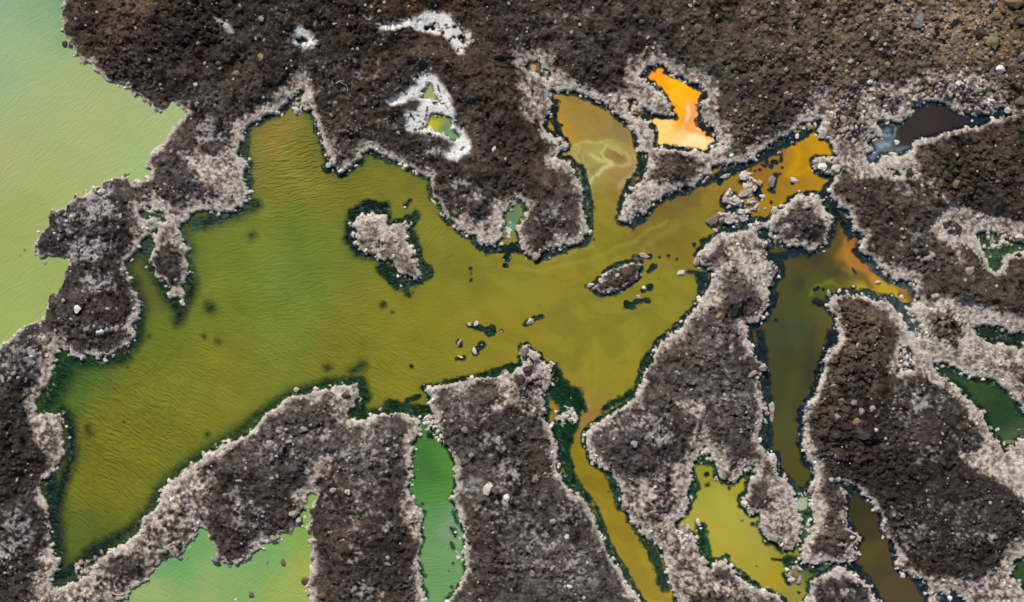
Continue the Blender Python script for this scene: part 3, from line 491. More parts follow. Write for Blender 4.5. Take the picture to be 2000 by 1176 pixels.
MR = {'pale': rock_mat("bleached_stone", (190, 180, 168)), 'white': rock_mat("white_stone", (208, 201, 190)), 'tan': rock_mat("tan_stone", (164, 147, 132)),
      'brown': rock_mat("brown_stone", (112, 95, 80)), 'dark': rock_mat("dark_stone", (70, 60, 54)), 'grey': rock_mat("grey_stone", (138, 131, 127)), 'ochre': rock_mat("ochre_stone", (142, 118, 78)),
      'rust': rock_mat("rust_stone", (150, 112, 84)), 'mossy': rock_mat("mossy_stone", (112, 108, 72))}
MTW = rock_mat("dry_twig_bark", (205, 192, 170))

def link(o): scene.collection.objects.link(o); return o
def mesh_from(name, V, F, mat, tint=None, smooth=False, extra=None):
    me = bpy.data.meshes.new(name); n = F.shape[1]
    me.vertices.add(len(V)); me.vertices.foreach_set('co', V.astype(np.float32).ravel())
    me.loops.add(F.size); me.loops.foreach_set('vertex_index', F.astype(np.int32).ravel())
    me.polygons.add(len(F)); me.polygons.foreach_set('loop_start', np.arange(0, F.size, n, dtype=np.int32))
    try: me.polygons.foreach_set('loop_total', np.full(len(F), n, np.int32))
    except Exception: pass
    me.polygons.foreach_set('use_smooth', np.full(len(F), smooth, bool))
    me.update(calc_edges=True)
    for nm, arr in (extra or {}).items() if extra else ():
        a = me.attributes.new(nm, 'FLOAT_COLOR', 'POINT'); a.data.foreach_set('color', arr.astype(np.float32).ravel())
    if tint is not None:
        a = me.attributes.new('tint', 'FLOAT_COLOR', 'POINT')
        a.data.foreach_set('color', np.concatenate([tint, np.ones((len(tint), 1))], 1).astype(np.float32).ravel())
    me.materials.append(mat)
    return link(bpy.data.objects.new(name, me))

# ------------------------------------------------------------------ ground, islets and salt crusts cut from the same survey
ny, nx = GX.shape
VV = np.stack([wx(GX), wy(GY), H], -1).reshape(-1, 3)
CC = col.reshape(-1, 3)
ii, jj = np.meshgrid(np.arange(nx - 1), np.arange(ny - 1))
q = (jj * nx + ii).ravel()
FA = np.stack([q, q + nx, q + nx + 1, q + 1], 1)
owner = np.zeros((ny, nx), int)
for k, (p, _) in enumerate(ISLETS): owner[sdist(p, TX, TY) < 9] = 1 + k
for k, (p, _) in enumerate(SALT): owner[(sdist(p, TX, TY) + 3.5 * nB + 2 * nA < 1.5)] = 10 + k
fo = owner[:-1, :-1].ravel()
def piece(name, sel):
    F = FA[sel]; u, inv = np.unique(F, return_inverse=True)
    return mesh_from(name, VV[u], inv.reshape(-1, 4), MG, CC[u], True)
g = piece("ground", fo == 0); g['kind'] = 'structure'; g['label'] = "dark brown lava field with pale crusted shores"
for k, (p, lab) in enumerate(ISLETS):
    o = piece("islet", fo == 1 + k); o['label'] = lab; o['category'] = 'islet'
for k, (p, lab) in enumerate(SALT):
    o = piece("salt_crust", fo == 10 + k); o['label'] = lab; o['category'] = 'salt crust'

# ------------------------------------------------------------------ water
ws = 2.5
WX = np.arange(-200, 2201, ws); WY = np.arange(-180, 1360, ws)
WGX, WGY = np.meshgrid(WX, WY)
PD = {k: sdist(p, WX, WY, 60.) for k, p in POOLS.items()}
names = list(POOLS); ST = np.stack([PD[k] for k in names]); own = ST.argmin(0); dmin = ST.min(0)
wn_big = fbm(WGX, WGY, 120, 4, 201); wn_mid = fbm(WGX, WGY, 28, 4, 211); wn_fine = fbm(WGX, WGY, 11, 3, 215, .65)
isl = np.full(WGX.shape, -60.)
for p, _ in ISLETS: isl = np.maximum(isl, -sdist(p, WX, WY, 60.))
DW = -np.maximum(dmin, isl)                 # distance from shore inside the water
SILT = {
 'main': [(540,260,(150,128,56)),(600,290,(135,124,44)),(560,330,(134,128,48)),(450,480,(118,128,44)),(600,480,(116,128,44)),(560,560,(114,132,54)),(700,350,(130,122,38)),(900,520,(130,126,38)),(800,620,(136,128,36)),(700,680,(130,125,34)),(300,650,(116,124,38)),(300,760,(128,128,34)),(250,850,(132,126,30)),(200,950,(126,122,28)),(170,1040,(98,106,36)),(150,720,(84,108,40)),(440,700,(130,128,36)),(540,640,(120,130,42)),(1000,620,(144,130,38)),(1000,560,(140,132,42)),(1180,480,(142,130,40)),(1250,640,(142,132,40)),(1200,740,(146,134,36)),(1300,560,(140,132,40)),(1160,410,(148,132,42)),(1290,420,(128,106,42)),(1260,440,(130,108,42)),(1350,400,(128,112,42)),(1420,450,(142,128,38)),(1150,220,(156,128,60)),(1110,210,(160,130,56)),(1080,245,(194,142,44)),(1200,260,(152,128,70)),(1245,310,(172,128,80)),(1150,330,(162,146,74)),(1400,370,(150,122,38)),(1480,320,(156,108,36)),(1560,300,(190,138,18)),(1600,280,(205,152,16)),(1560,350,(176,128,26)),(1540,390,(170,128,28)),(1120,880,(146,126,28)),(1140,930,(142,122,28)),(1180,1010,(150,128,34)),(1230,1070,(152,130,36)),(1270,1110,(160,136,42)),(1300,1170,(166,140,46)),(280,560,(104,100,42)),(480,600,(118,128,40)),(760,780,(140,130,36)),(1150,815,(150,122,54)),(350,880,(128,126,34)),(280,960,(130,126,32))],
 'lake': [(20,20,(140,180,136)),(100,20,(138,176,126)),(118,5,(72,150,104)),(60,100,(154,182,120)),(200,250,(166,178,112)),(20,300,(164,174,108)),(300,250,(166,182,116)),(335,215,(156,186,116)),(250,310,(162,184,108)),(100,350,(160,176,92)),(20,450,(154,170,82)),(100,560,(152,172,82)),(30,640,(150,178,82)),(10,160,(146,178,126)),(270,342,(140,188,104)),(150,180,(164,180,112)),(200,300,(166,178,104)),(60,220,(162,178,114))],
 'cove': [(370,1070,(104,164,84)),(400,1160,(150,172,92)),(470,1130,(126,170,92)),(300,1160,(150,176,98)),(540,1070,(112,170,86)),(590,1050,(124,166,66)),(570,1150,(150,172,68)),(600,1120,(166,168,56)),(495,1090,(110,165,88)),(390,1120,(125,172,95)),(345,1100,(90,160,90))],
 'canal': [(835,890,(62,118,54)),(848,920,(60,112,56)),(866,895,(78,134,56)),(845,960,(74,134,62)),(850,1010,(88,144,88)),(850,1080,(104,152,98)),(860,1150,(102,152,98)),(826,900,(56,112,56)),(872,960,(80,138,66)),(885,1030,(116,154,122))],
 'yellow': [(1385,920,(140,138,42)),(1410,990,(168,158,62)),(1420,1050,(172,158,56)),(1470,1100,(164,148,50)),(1520,1130,(164,142,36)),(1440,950,(158,148,46)),(1550,1160,(144,132,60)),(1565,985,(160,174,134)),(1560,1010,(130,150,100)),(1550,1085,(120,130,40)),(1590,1115,(78,100,50))],
 'dark': [(1612,400,(58,66,34)),(1618,430,(64,68,34)),(1622,455,(66,66,34)),(1640,482,(86,76,36)),(1630,510,(70,68,34)),(1655,545,(86,84,36)),(1620,535,(66,68,34)),(1560,560,(64,62,36)),(1550,640,(62,70,42)),(1540,750,(68,68,34)),(1530,860,(78,76,38)),(1555,920,(78,74,26)),(1600,500,(62,62,38)),(1638,425,(92,72,28)),(1668,480,(148,94,42)),(1660,500,(168,118,44)),(1700,530,(156,100,58)),(1740,570,(184,158,34)),(1680,560,(150,142,40)),(1615,560,(88,92,32)),(1712,545,(190,132,36)),(1765,590,(116,78,46)),(1590,720,(62,60,36)),(1560,700,(62,62,36)),(1780,620,(70,80,84)),(1652,462,(118,80,36)),(1680,512,(170,112,50)),(1640,535,(66,66,36)),(1585,570,(76,82,34)),(1790,640,(110,124,104))],
 'brook': [(1670,990,(72,62,36)),(1700,1080,(100,86,42)),(1740,1150,(100,80,50)),(1720,1110,(88,76,42)),(1690,1040,(78,66,36)),(1735,1085,(98,76,44))],
 'cornerpond': [(1850,1150,(60,66,70))], 'edgepond': [(1980,1120,(48,78,34))], 'greenpond': [(1900,760,(66,92,42)),(1860,735,(50,84,46)),(1950,810,(50,78,44)),(1980,870,(90,110,70))],
 'greenslit': [(1940,645,(38,78,44))], 'stonepond': [(1768,700,(56,68,88))], 'mossypond': [(1930,470,(84,104,70)),(1970,480,(66,104,54)),(1915,460,(110,120,66))],
 'brownpond': [(1820,240,(70,56,46)),(1770,255,(66,54,46)),(1860,230,(60,52,48)),(1900,235,(40,52,62)),(1740,235,(60,72,78)),(1710,290,(120,134,140))],
 'orange': [(1285,150,(255,150,30)),(1290,165,(255,168,12)),(1320,180,(255,186,8)),(1350,180,(255,176,0)),(1365,190,(255,166,0)),(1320,215,(252,164,6)),(1330,235,(255,160,24)),(1300,245,(255,216,128)),(1285,250,(255,205,122)),(1290,275,(255,206,112)),(1370,270,(255,222,140)),(1345,285,(255,226,164)),(1320,280,(255,205,120)),(1359,237,(246,160,70)),(1338,245,(255,160,50)),(1375,262,(250,160,70)),(1385,280,(255,220,150)),(1345,200,(250,176,40)),(1243,215,(252,190,110)),(1240,208,(250,160,80)),(1310,160,(255,176,8))],
 'smallgreen': [(1042,133,(190,140,96)),(1060,145,(70,96,74))], 'salttop': [(838,183,(146,160,96))], 'saltlow': [(832,248,(206,188,34)),(850,240,(190,176,40)),(870,250,(96,132,90)),(880,262,(110,146,100)),(850,228,(120,130,40))],
 'hole': [(905,78,(60,66,76))], 'holeb': [(850,50,(60,76,70))], 'holec': [(590,80,(52,58,74))], 'ridgepond': [(300,410,(90,120,100))], 'crackpond': [(1750,337,(120,130,122))], 'notch': [(1985,455,(36,40,44))]}
MARG = {'main': 9, 'lake': -6, 'cove': -5, 'canal': 5, 'yellow': 8, 'dark': 12, 'brook': 8, 'orange': 8, 'greenpond': 9, 'brownpond': 7, 'mossypond': 10, 'edgepond': 8, 'saltlow': 1.5, 'salttop': 1.0, 'smallgreen': 5}
DARKS = [  # clear water over dark algae: (points, half width, softness)
 ([(480,260),(488,360)],7,6),([(497,400),(440,422),(380,440)],14,8),([(350,470),(375,560),(347,625)],13,8),([(300,470),(300,520),(325,570),(345,600)],13,7),([(292,465),(280,490)],18,6),
 ([(275,600),(268,660),(240,700),(190,708),(130,705)],13,7),([(112,700),(125,730),(105,765),(92,790)],22,12),([(120,800),(140,830),(138,900),(120,950),(108,1010)],12,7),([(100,940),(100,980)],20,8),([(105,1000),(112,1080),(112,1130),(160,1105),(200,1075)],17,9),
 ([(170,1080),(240,1045),(285,1010),(315,955)],10,7),([(345,925),(400,885),(455,850),(500,815)],9,9),([(500,815),(560,775),(640,748),(700,742)],9,7),([(704,745),(714,775),(690,805),(740,812)],12,6),([(760,790),(800,800),(830,800)],12,5),([(838,765),(842,850)],9,4),([(870,748),(930,735),(1000,715)],6,4),
 ([(700,720),(690,725),(708,714)],9,12),([(640,718)],8,8),([(685,470),(690,420),(715,402),(750,405)],13,5),([(690,480),(700,495)],10,5),([(812,418),(800,445),(812,480),(818,510),(832,525)],9,5),([(748,525),(775,552),(815,545),(835,530)],14,5),([(788,560),(800,575)],9,6),
 ([(1078,720),(1092,770),(1125,770)],16,6),([(1090,760),(1120,790),(1105,830),(1088,880)],24,5),([(1135,790),(1142,800)],8,4),([(1160,880),(1170,900)],5,4),([(1370,540),(1374,580)],14,6),([(1375,575),(1340,625),(1290,665),(1262,700),(1240,765),(1180,800)],8,5),
 ([(860,370),(875,410),(905,455),(950,490),(1000,485)],8,3),([(1000,480),(1050,508),(1100,490),(1150,470),(1155,400),(1138,335),(1112,310)],7,3),([(1085,200),(1080,235),(1092,262),(1105,290)],8,3),
 ([(1225,232),(1245,265),(1252,330),(1230,355),(1212,400),(1210,430)],7,3),([(1235,440),(1262,420),(1275,395),(1350,365),(1400,345),(1460,322),(1520,290),(1580,255)],9,3),([(1425,395),(1450,425),(1425,450)],20,4),([(1497,311),(1497,317)],5,2),([(1508,315),(1517,316)],5,2),([(1488,322),(1495,325)],3.5,2),([(1506,325)],5,2),([(1526,307),(1525,315)],3,2),([(1465,333)],4,2),([(1475,334)],4,2),([(1484,331)],4,2),([(1516,342),(1524,340)],4,2),([(1502,372),(1511,375)],4,2),([(1478,372),(1485,384)],9,3),([(1510,362),(1515,345)],8,3),([(1528,328)],3,2),([(1547,358)],5,2),([(1590,318),(1600,328)],11,3),([(1615,365),(1608,385),(1600,400)],9,3),
 ([(1404,355),(1410,343),(1418,340)],7,3),([(1445,356),(1455,358)],5,3),([(1524,299)],5,2),([(1550,280)],6,3),([(1550,352)],5,2),([(1505,370)],5,3),([(1506,395)],4,2),
 ([(917,637),(935,638),(950,645)],6,2),([(958,645)],13,2),([(898,672)],8,3),([(928,687),(944,673)],8,2),([(893,702),(905,700)],5,2),([(979,647)],4,2),([(1028,633),(1045,622),(1056,618)],7,3),([(1240,501),(1270,502)],5,2),([(1278,520),(1268,530)],6,2),([(1255,568),(1270,562)],7,2),([(1243,588),(1266,587)],6,3),([(1222,594),(1236,600)],8,2),([(1340,532),(1355,531)],4,2),([(1148,558)],6,3),
 ([(990,503)],10,3),([(988,518)],6,2),([(492,460)],7,8),([(410,602)],11,10),([(405,595)],6,8),([(804,714)],6,3),([(748,595)],7,5),([(766,611)],5,5),([(791,405),(801,390)],6,2),([(919,525)],4,3),([(920,535)],3,2),([(920,547)],4,2),([(290,656)],4,4),([(250,717)],2,3),([(242,824)],2,2),([(175,845),(172,838)],6,8),([(405,850)],5,5),([(398,657)],4,4),([(425,668)],5,6),([(795,783),(820,775)],6,4),([(1150,470)],5,2),([(1160,468)],4,2),([(1288,503)],3,2),([(1305,500)],4,2),([(1322,507)],3,3),([(1356,478)],4,2),([(1097,245)],4,1.5),([(1286,545)],2,2),
 ([(1505,500),(1500,560),(1495,620)],9,6),([(1500,505),(1560,495),(1600,485)],8,6),([(1625,650),(1610,740),(1590,800),(1572,900)],8,5),([(1485,650),(1490,700),(1500,780),(1500,900),(1530,930)],9,5),([(1610,380),(1650,440),(1660,460)],8,4),([(1670,490),(1685,510)],6,3),([(1720,520),(1760,545),(1785,560)],9,3),([(1665,525),(1672,535)],2,2),([(1592,590),(1610,595)],8,5),([(1592,566),(1597,562)],4,2),([(1608,566)],4,2),([(1715,553)],5,2),([(1757,577)],4,2),([(1668,562)],6,3),([(1700,585),(1740,580),(1765,600)],6,3),([(1515,625)],4,4),
 ([(1655,1100),(1690,1135),(1712,1176)],13,5),([(1740,1050),(1752,1095),(1790,1130),(1808,1160)],9,3),([(1660,960),(1665,940),(1690,960)],12,5),([(1360,950),(1345,985),(1330,1015)],8,4),([(1370,1030),(1375,1060),(1380,1085)],12,6),([(1380,1095),(1410,1095),(1440,1115),(1480,1150)],8,3),([(1420,1090)],9,3),([(1380,900),(1385,890)],12,4),([(1400,930),(1430,940),(1460,920)],9,3),([(1380,926)],5,2),([(1382,948)],6,2),([(1424,953)],5,2),([(1470,1023)],5,3),([(1480,1020),(1495,1060)],6,3),([(1478,1106)],2,1.5),([(1540,1095),(1570,1100),(1600,1110)],12,6),([(1530,1120),(1540,1140)],5,3),([(1508,1092),(1530,1095)],3,2),([(1560,1157)],4,2),([(1565,1040),(1575,1000)],9,5),
 ([(1105,890),(1115,930),(1130,955),(1150,975)],10,4),([(1150,875),(1185,920),(1205,960),(1210,985)],9,4),([(1240,1020),(1265,1060),(1285,1100),(1300,1150)],11,4),([(1160,980),(1190,1060),(1230,1130),(1255,1176)],5,3),([(1129,950)],3,2),([(1224,1020)],3,2),([(1188,960)],2,1.5),
 ([(884,1035),(890,1045)],7,4),([(885,1000),(893,1020)],5,4),([(882,1060),(885,1070)],4,3),([(830,1000)],5,3),([(877,1116)],2,2),([(830,1125)],4,3),([(885,1100)],3,3),([(882,1147)],4,3),([(826,985)],3,2),
 ([(1260,160),(1290,190),(1310,225),(1318,230),(1280,228),(1255,225)],6,2),([(1300,140),(1345,160),(1378,180),(1370,200)],7,2),([(1375,205),(1365,235),(1378,250),(1392,262)],8,2),([(1385,285),(1400,275)],4,2),([(1235,205),(1245,225)],4,2)]
swx = 5 * fbm(WGX, WGY, 38, 3, 251); swy = 5 * fbm(WGX, WGY, 38, 3, 261)
def smooth_draw(colA, pts, w, c, alpha, soft=1.0):
    d = stroke(pts, WX, WY)
    ix_ = np.clip(np.arange(len(WX))[None] + np.rint(swx / ws).astype(int), 0, len(WX) - 1); iy_ = np.clip(np.arange(len(WY))[:, None] + np.rint(swy / ws).astype(int), 0, len(WY) - 1)
    d = d[iy_, ix_] + 1.2 * wn_mid
    m = (np.exp(-(d / w) ** 2) * alpha)[..., None]
    return colA * (1 - m) + lin(c) * m
turb = np.ones(WGX.shape); colW = np.zeros(WGX.shape + (3,))
for k, nm in enumerate(names):
    m = own == k
    if not m.any(): continue
    wxw = 18 * fbm(WGX[m], WGY[m], 60, 3, 221); wyw = 18 * fbm(WGX[m], WGY[m], 60, 3, 231)
    s = 1.0 if nm in ('main', 'lake', 'cove', 'canal', 'yellow', 'dark') else .3
    if nm == 'orange': s = .5
    ss = [(x, y, lin(c)) for x, y, c in SILT[nm]]
    colW[m] = idw(ss, WGX[m] + s * wxw, WGY[m] + s * wyw, 3.2, {'main': 18., 'lake': 55., 'cove': 34., 'canal': 16., 'dark': 9.}.get(nm, 8.))
    mg = MARG.get(nm, 4)
    vary = 1 + .55 * wn_big[m]
    sf = 4 + 28 * sstep(860, 560, WGX[m]) * sstep(330, 480, WGY[m]) if nm == 'main' else 5.
    turb[m] = sstep(-sf, sf, DW[m] - mg * vary + 3.5 * wn_mid[m] + 4.5 * wn_fine[m]) if mg > 0 else 1.0
west = sstep(860, 560, WGX) * sstep(330, 480, WGY)
for pts, w, soft in DARKS:
    d = stroke(pts, WX, WY); soft = soft + 1.9 * soft * west
    if len(pts) < 3: w = w * .9
    turb = np.minimum(turb, sstep(-soft - 1.5, soft + 1.5, d - w + (4.0 * wn_mid + 4.5 * wn_fine) * min(1, w / 7)))
for nm, v in (('greenpond', .55), ('greenslit', .1), ('stonepond', .15), ('mossypond', .35), ('ridgepond', .05), ('smallgreen', .4), ('notch', .1), ('cornerpond', .25), ('hole', .3), ('holeb', .3), ('holec', .3), ('crackpond', .3)):
    turb[own == names.index(nm)] *= v
k = names.index('main'); mk = (own == k)
# soft tongues of brown and yellow silt
stre = fbm(WGX * .8 + WGY * .5 + 40 * wn_big, WGY * 1.6 - WGX * .7 + 40 * wn_big, 90, 5, 241)
colW = colW * (1 + np.where(mk, .16, .05) * stre)[..., None]
east = sstep(850, 1150, WGX) * mk
colW = colW * (1 + (east * .07 * np.sin(stre * 9))[..., None] * np.array([1, .6, .2]))
for pts, w, c, a in [
  ([(1006,402),(1004,420),(1000,440)],14,(88,130,92),.95),([(1000,440),(995,452)],9,(110,150,120),.8),
  ([(1115,296),(1140,284),(1180,279),(1220,287),(1245,303)],8,(176,160,84),.6),([(1120,300),(1125,322),(1145,340)],8,(178,164,100),.55),([(1150,300),(1170,292),(1165,310)],9,(184,172,80),.6),
  ([(1225,352),(1240,330),(1250,305)],8,(184,152,96),.6),([(1212,368),(1222,352),(1236,338)],5,(196,170,112),.55),([(1205,303),(1215,306)],8,(142,118,46),.7),
  ([(1152,366),(1160,346),(1178,329),(1196,321)],3.8,(220,212,150),.75),([(1196,321),(1184,316),(1168,312),(1156,304)],4.5,(214,204,132),.65),([(1196,321),(1214,322),(1228,317),(1231,309),(1222,299),(1205,290),(1188,285)],4,(198,188,110),.6),
  ([(1182,284),(1173,296),(1180,309),(1196,319)],2.2,(206,200,110),.8),([(1110,294),(1132,281),(1160,277),(1192,277)],2.2,(196,188,96),.7),([(1130,286),(1124,304),(1134,324),(1150,338)],2.4,(190,178,108),.7),([(1140,292),(1138,310),(1150,322)],2,(186,174,100),.6),([(1236,298),(1246,318),(1232,344)],2.6,(206,176,120),.7),([(1190,290),(1205,294),(1214,302)],2,(196,188,96),.7),
  ([(1148,366),(1146,400),(1152,470)],5,(152,146,60),.5),([(1000,560),(1060,590),(1150,560),(1250,490),(1320,440)],7,(150,136,50),.5),([(1060,515),(1110,495),(1160,480)],3,(160,155,70),.6),([(1100,560),(1180,520),(1230,500)],5,(160,140,40),.45),([(1300,400),(1350,380),(1380,370)],10,(120,95,50),.5),([(1290,460),(1330,440)],10,(150,118,45),.4),
  ([(1145,815),(1180,780),(1210,740),(1225,680)],5,(156,124,56),.45),([(1145,822),(1155,810)],7,(168,112,62),.6),([(1120,860),(1140,835)],4,(150,116,56),.5),([(850,390),(880,430),(950,490),(980,500)],3,(160,155,60),.7),([(1140,700),(1150,760),(1150,800)],5,(158,142,44),.5),([(1255,655),(1235,680),(1210,700)],6,(160,146,40),.5),
  ([(265,520),(275,560),(300,600)],8,(126,98,42),.55),([(1083,810),(1080,818)],3,(130,84,40),.8),([(500,245),(530,300)],20,(150,120,56),.35),([(1270,475),(1275,485)],5,(165,125,55),.6),
  ([(1560,300),(1555,320),(1540,340),(1565,338),(1585,330)],7,(212,162,12),.6),([(1600,280),(1612,300)],7,(206,150,20),.5),([(1480,325),(1500,310),(1530,300)],9,(138,104,52),.65),([(1500,340),(1530,320)],7,(150,116,52),.5),([(1530,290),(1550,280)],4,(150,100,60),.6),([(1530,370),(1560,370),(1590,355)],8,(164,126,50),.55),([(1540,360)],8,(150,112,56),.5),([(1520,400),(1530,385)],6,(170,132,40),.5),([(1390,380),(1440,365)],8,(140,110,46),.5),([(1320,410),(1350,395)],9,(116,92,50),.6),
  ([(870,640),(940,600),(1020,600)],12,(158,138,44),.4),([(1010,530),(1060,560),(1130,540)],7,(156,128,40),.5),([(1090,600),(1130,660),(1120,720)],9,(126,120,36),.45),([(1200,600),(1260,640),(1240,700)],8,(158,138,46),.5),([(1290,560),(1330,590),(1300,620)],9,(154,134,44),.5),([(1180,640),(1220,620),(1280,600)],6,(122,116,38),.4),([(1110,520),(1090,470)],5,(150,140,54),.5),([(980,520),(1060,530),(1160,505),(1240,470),(1300,430)],4,(164,150,52),.5),([(1230,440),(1290,410)],6,(114,96,44),.45),([(1160,770),(1170,720),(1160,680)],5,(160,142,40),.45),([(760,660),(840,600),(900,570)],14,(146,132,40),.35),([(300,700),(420,640)],24,(104,118,40),.3),([(560,430),(620,560)],30,(104,122,44),.3),
  ([(1640,425),(1655,450),(1665,475),(1655,500),(1665,520)],4,(176,112,50),.6),([(1650,470),(1652,500),(1675,525),(1710,540),(1745,565)],5,(178,128,44),.55),([(1670,535),(1690,545),(1700,560)],7,(96,74,48),.7),([(1580,575),(1595,555),(1625,552),(1650,570)],4,(126,126,40),.6),([(1650,572),(1680,562),(1700,572),(1735,578),(1770,590)],5,(190,166,34),.65),([(1648,525),(1665,532)],4,(120,118,42),.6),([(1680,500),(1672,515),(1690,525)],4,(184,104,60),.6),([(1740,548),(1765,575)],3,(150,86,56),.6),([(1540,560),(1560,700),(1530,840)],12,(76,80,38),.4),([(1590,640),(1580,740)],8,(52,56,38),.4),
  ([(1275,150),(1300,170)],6,(255,148,20),.5),([(1343,205),(1345,225),(1335,250),(1320,275),(1318,290)],3,(248,206,158),.8),([(1352,200),(1357,220),(1350,240)],5,(214,150,118),.7),([(1335,240),(1343,252),(1360,258),(1378,262),(1388,270)],4,(250,140,46),.75),([(1280,240),(1300,250),(1325,258)],5,(255,188,100),.5),([(1300,262),(1320,265)],4,(255,190,84),.5),([(1350,270),(1370,275)],9,(255,236,176),.6),([(1322,165),(1350,170)],5,(255,196,30),.5),
  ([(1740,275),(1748,262),(1752,250),(1745,242)],1.8,(160,168,172),.7),([(1755,290),(1775,288),(1785,280)],3,(140,150,152),.7),([(1720,285),(1735,282)],5,(190,198,198),.7),([(1700,300),(1740,300),(1760,295)],5,(120,140,150),.7),([(1715,245),(1725,250),(1735,252)],4,(140,160,160),.8),([(1720,262),(1735,265)],4,(170,190,184),.7)]:
    colW = smooth_draw(colW, pts, w, c, a)
foam = stroke([(1722,262),(1738,282),(1760,290)], WX, WY); turb = np.where(own == names.index('brownpond'), np.maximum(turb, sstep(12, 4, foam + 5 * wn_mid)), turb)
colW = colW * .96
# the western half of the big pool turns green towards its weedy margins
gm = np.exp(-np.clip(DW - 8, 0, None) / (16 + 12 * sstep(500, 200, WGX))) * mk * sstep(1000, 700, WGX)
gm = (np.clip(gm * (1 + .8 * wn_mid), 0, 1) * .62)[..., None]
colW = colW * (1 - gm) + lin((64, 92, 42)) * gm
colW = np.where(mk[..., None], colW * np.array([.87, .88, .90]), colW)
cn_ = (own == names.index('canal'))[..., None]; cv_ = (own == names.index('cove'))[..., None]
colW = np.where(cn_, colW * np.array([1.08, .93, .80]), colW); colW = np.where(cv_, colW * np.array([1.04, .96, .92]), colW)
for nm_, v_ in (('brook', .74), ('brownpond', .84), ('dark', .95)): colW = np.where((own == names.index(nm_))[..., None], colW * v_, colW)
lk = (own == names.index('lake'))[..., None]
lum = colW.mean(-1, keepdims=True)
colW = np.where(lk, (colW * .84 + lum * .16) * np.array([1.02, .95, .88]), colW); colW = np.where(cv_, colW * .86 + lum * .14, colW)
for nm_, v_ in (('brook', (.84, .99, 1.0)), ('brownpond', (.76, .80, .86))): colW = np.where((own == names.index(nm_))[..., None], colW * np.array(v_), colW)
for a_, b_, rr_ in [(1243,214,8),(1239,209,5),(1042,132,6),(1003,420,13),(1000,440,11),(1565,985,12)]:
    turb = np.maximum(turb, sstep(rr_ + 3, rr_ - 3, np.hypot(WGX - a_, WGY - b_) + 3 * wn_fine))
# ripple strength by direction
def blob(x, y, rx, ry): return np.exp(-(((WGX - x) / rx) ** 2 + ((WGY - y) / ry) ** 2))
rA = (1.5 * blob(230, 860, 190, 220) + .55 * blob(600, 690, 240, 110) + .4 * blob(780, 740, 130, 80)) * mk + .25 * (own == names.index('cove')) + .25 * (own == names.index('brook'))
rB = (1.1 * blob(580, 320, 130, 90) + .3 * blob(560, 560, 200, 120)) * mk + .13 * mk * sstep(1200, 700, WGX) + .22 * (own == names.index('canal')) + .04
rC = (.3 * blob(850, 470, 130, 80) + .25 * blob(250, 560, 60, 60)) * mk + .22 * (own == names.index('lake')) + .2 * (own == names.index('cove'))
RP = np.stack([rA, rB, rC, np.ones_like(rA)], -1)
for nm in ('orange', 'brownpond', 'dark'): RP[own == names.index(nm), :3] *= .3
for k, nm in enumerate(names):
    keep = (own == k) & (dmin < 14)
    if nm in ('lake', 'main', 'cove', 'canal', 'yellow', 'brook'): pass
    fc = keep[:-1, :-1] | keep[1:, :-1] | keep[:-1, 1:] | keep[1:, 1:]
    # a face belongs to the pool that owns its first corner
    fc &= (own[:-1, :-1] == k) & (dmin[:-1, :-1] < 14)
    j, i = np.nonzero(fc); nxw = len(WX); qq = j * nxw + i
    F = np.stack([qq, qq + nxw, qq + nxw + 1, qq + 1], 1)
    u, inv = np.unique(F, return_inverse=True)
    V = np.stack([wx(WGX).ravel()[u], wy(WGY).ravel()[u], np.zeros(len(u))], 1)
    ex = {'silt': np.concatenate([colW, turb[..., None]], -1).reshape(-1, 4)[u], 'ripple': RP.reshape(-1, 4)[u]}
    o = mesh_from("water", V, inv.reshape(-1, 4), MW, None, True, ex)
    o['kind'] = 'structure'; o['label'] = WLABEL[nm][0]

# ------------------------------------------------------------------ loose stones nobody could count
def bil(A, x, y):
    i = np.clip(np.searchsorted(TX, x) - 1, 0, nx - 2); j = np.clip(np.searchsorted(TY, y) - 1, 0, ny - 2)
    u = (x - TX[i]) / (TX[i + 1] - TX[i]); v = (y - TY[j]) / (TY[j + 1] - TY[j])
    if A.ndim == 3: u = u[:, None]; v = v[:, None]
    return (A[j, i] * (1 - u) + A[j, i + 1] * u) * (1 - v) + (A[j + 1, i] * (1 - u) + A[j + 1, i + 1] * u) * v
import bmesh
def ico(sub):
    bm = bmesh.new(); bmesh.ops.create_icosphere(bm, subdivisions=sub, radius=1.0)
    V = np.array([v.co[:] for v in bm.verts]); F = np.array([[v.index for v in f.verts] for f in bm.faces]); bm.free(); return V, F
IV, IF = ico(1)
def scatter(name, x, y, r, tint, label, sink=.25):
    n = len(x); z = bil(H, x, y)
    R = r * SC
    V = np.repeat(IV[None], n, 0) * rng.uniform(.62, 1.25, (n, len(IV), 1))
    V[:, :, 0] *= rng.uniform(.8, 1.5, (n, 1)); V[:, :, 2] *= rng.uniform(.5, .95, (n, 1))
    a = rng.uniform(0, 6.283, n); c, s = np.cos(a)[:, None], np.sin(a)[:, None]
    X = (V[:, :, 0] * c - V[:, :, 1] * s) * R[:, None] + wx(x)[:, None]; Y = (V[:, :, 0] * s + V[:, :, 1] * c) * R[:, None] + wy(y)[:, None]
    Z = V[:, :, 2] * R[:, None] + np.maximum(z, -.06)[:, None] + R[:, None] * sink
    P = np.stack([X, Y, Z], -1).reshape(-1, 3)
    F = (IF[None] + (np.arange(n) * len(IV))[:, None, None]).reshape(-1, 3)
    T = np.repeat(tint[:, None], len(IV), 1).reshape(-1, 3)
    o = mesh_from(name, P, F, MRUB, np.clip(T, .01, .8)); o['kind'] = 'stuff'; o['label'] = label; return o
def sizes(n, lo, hi, p=2.2): return lo + (hi - lo) * rng.random(n) ** p
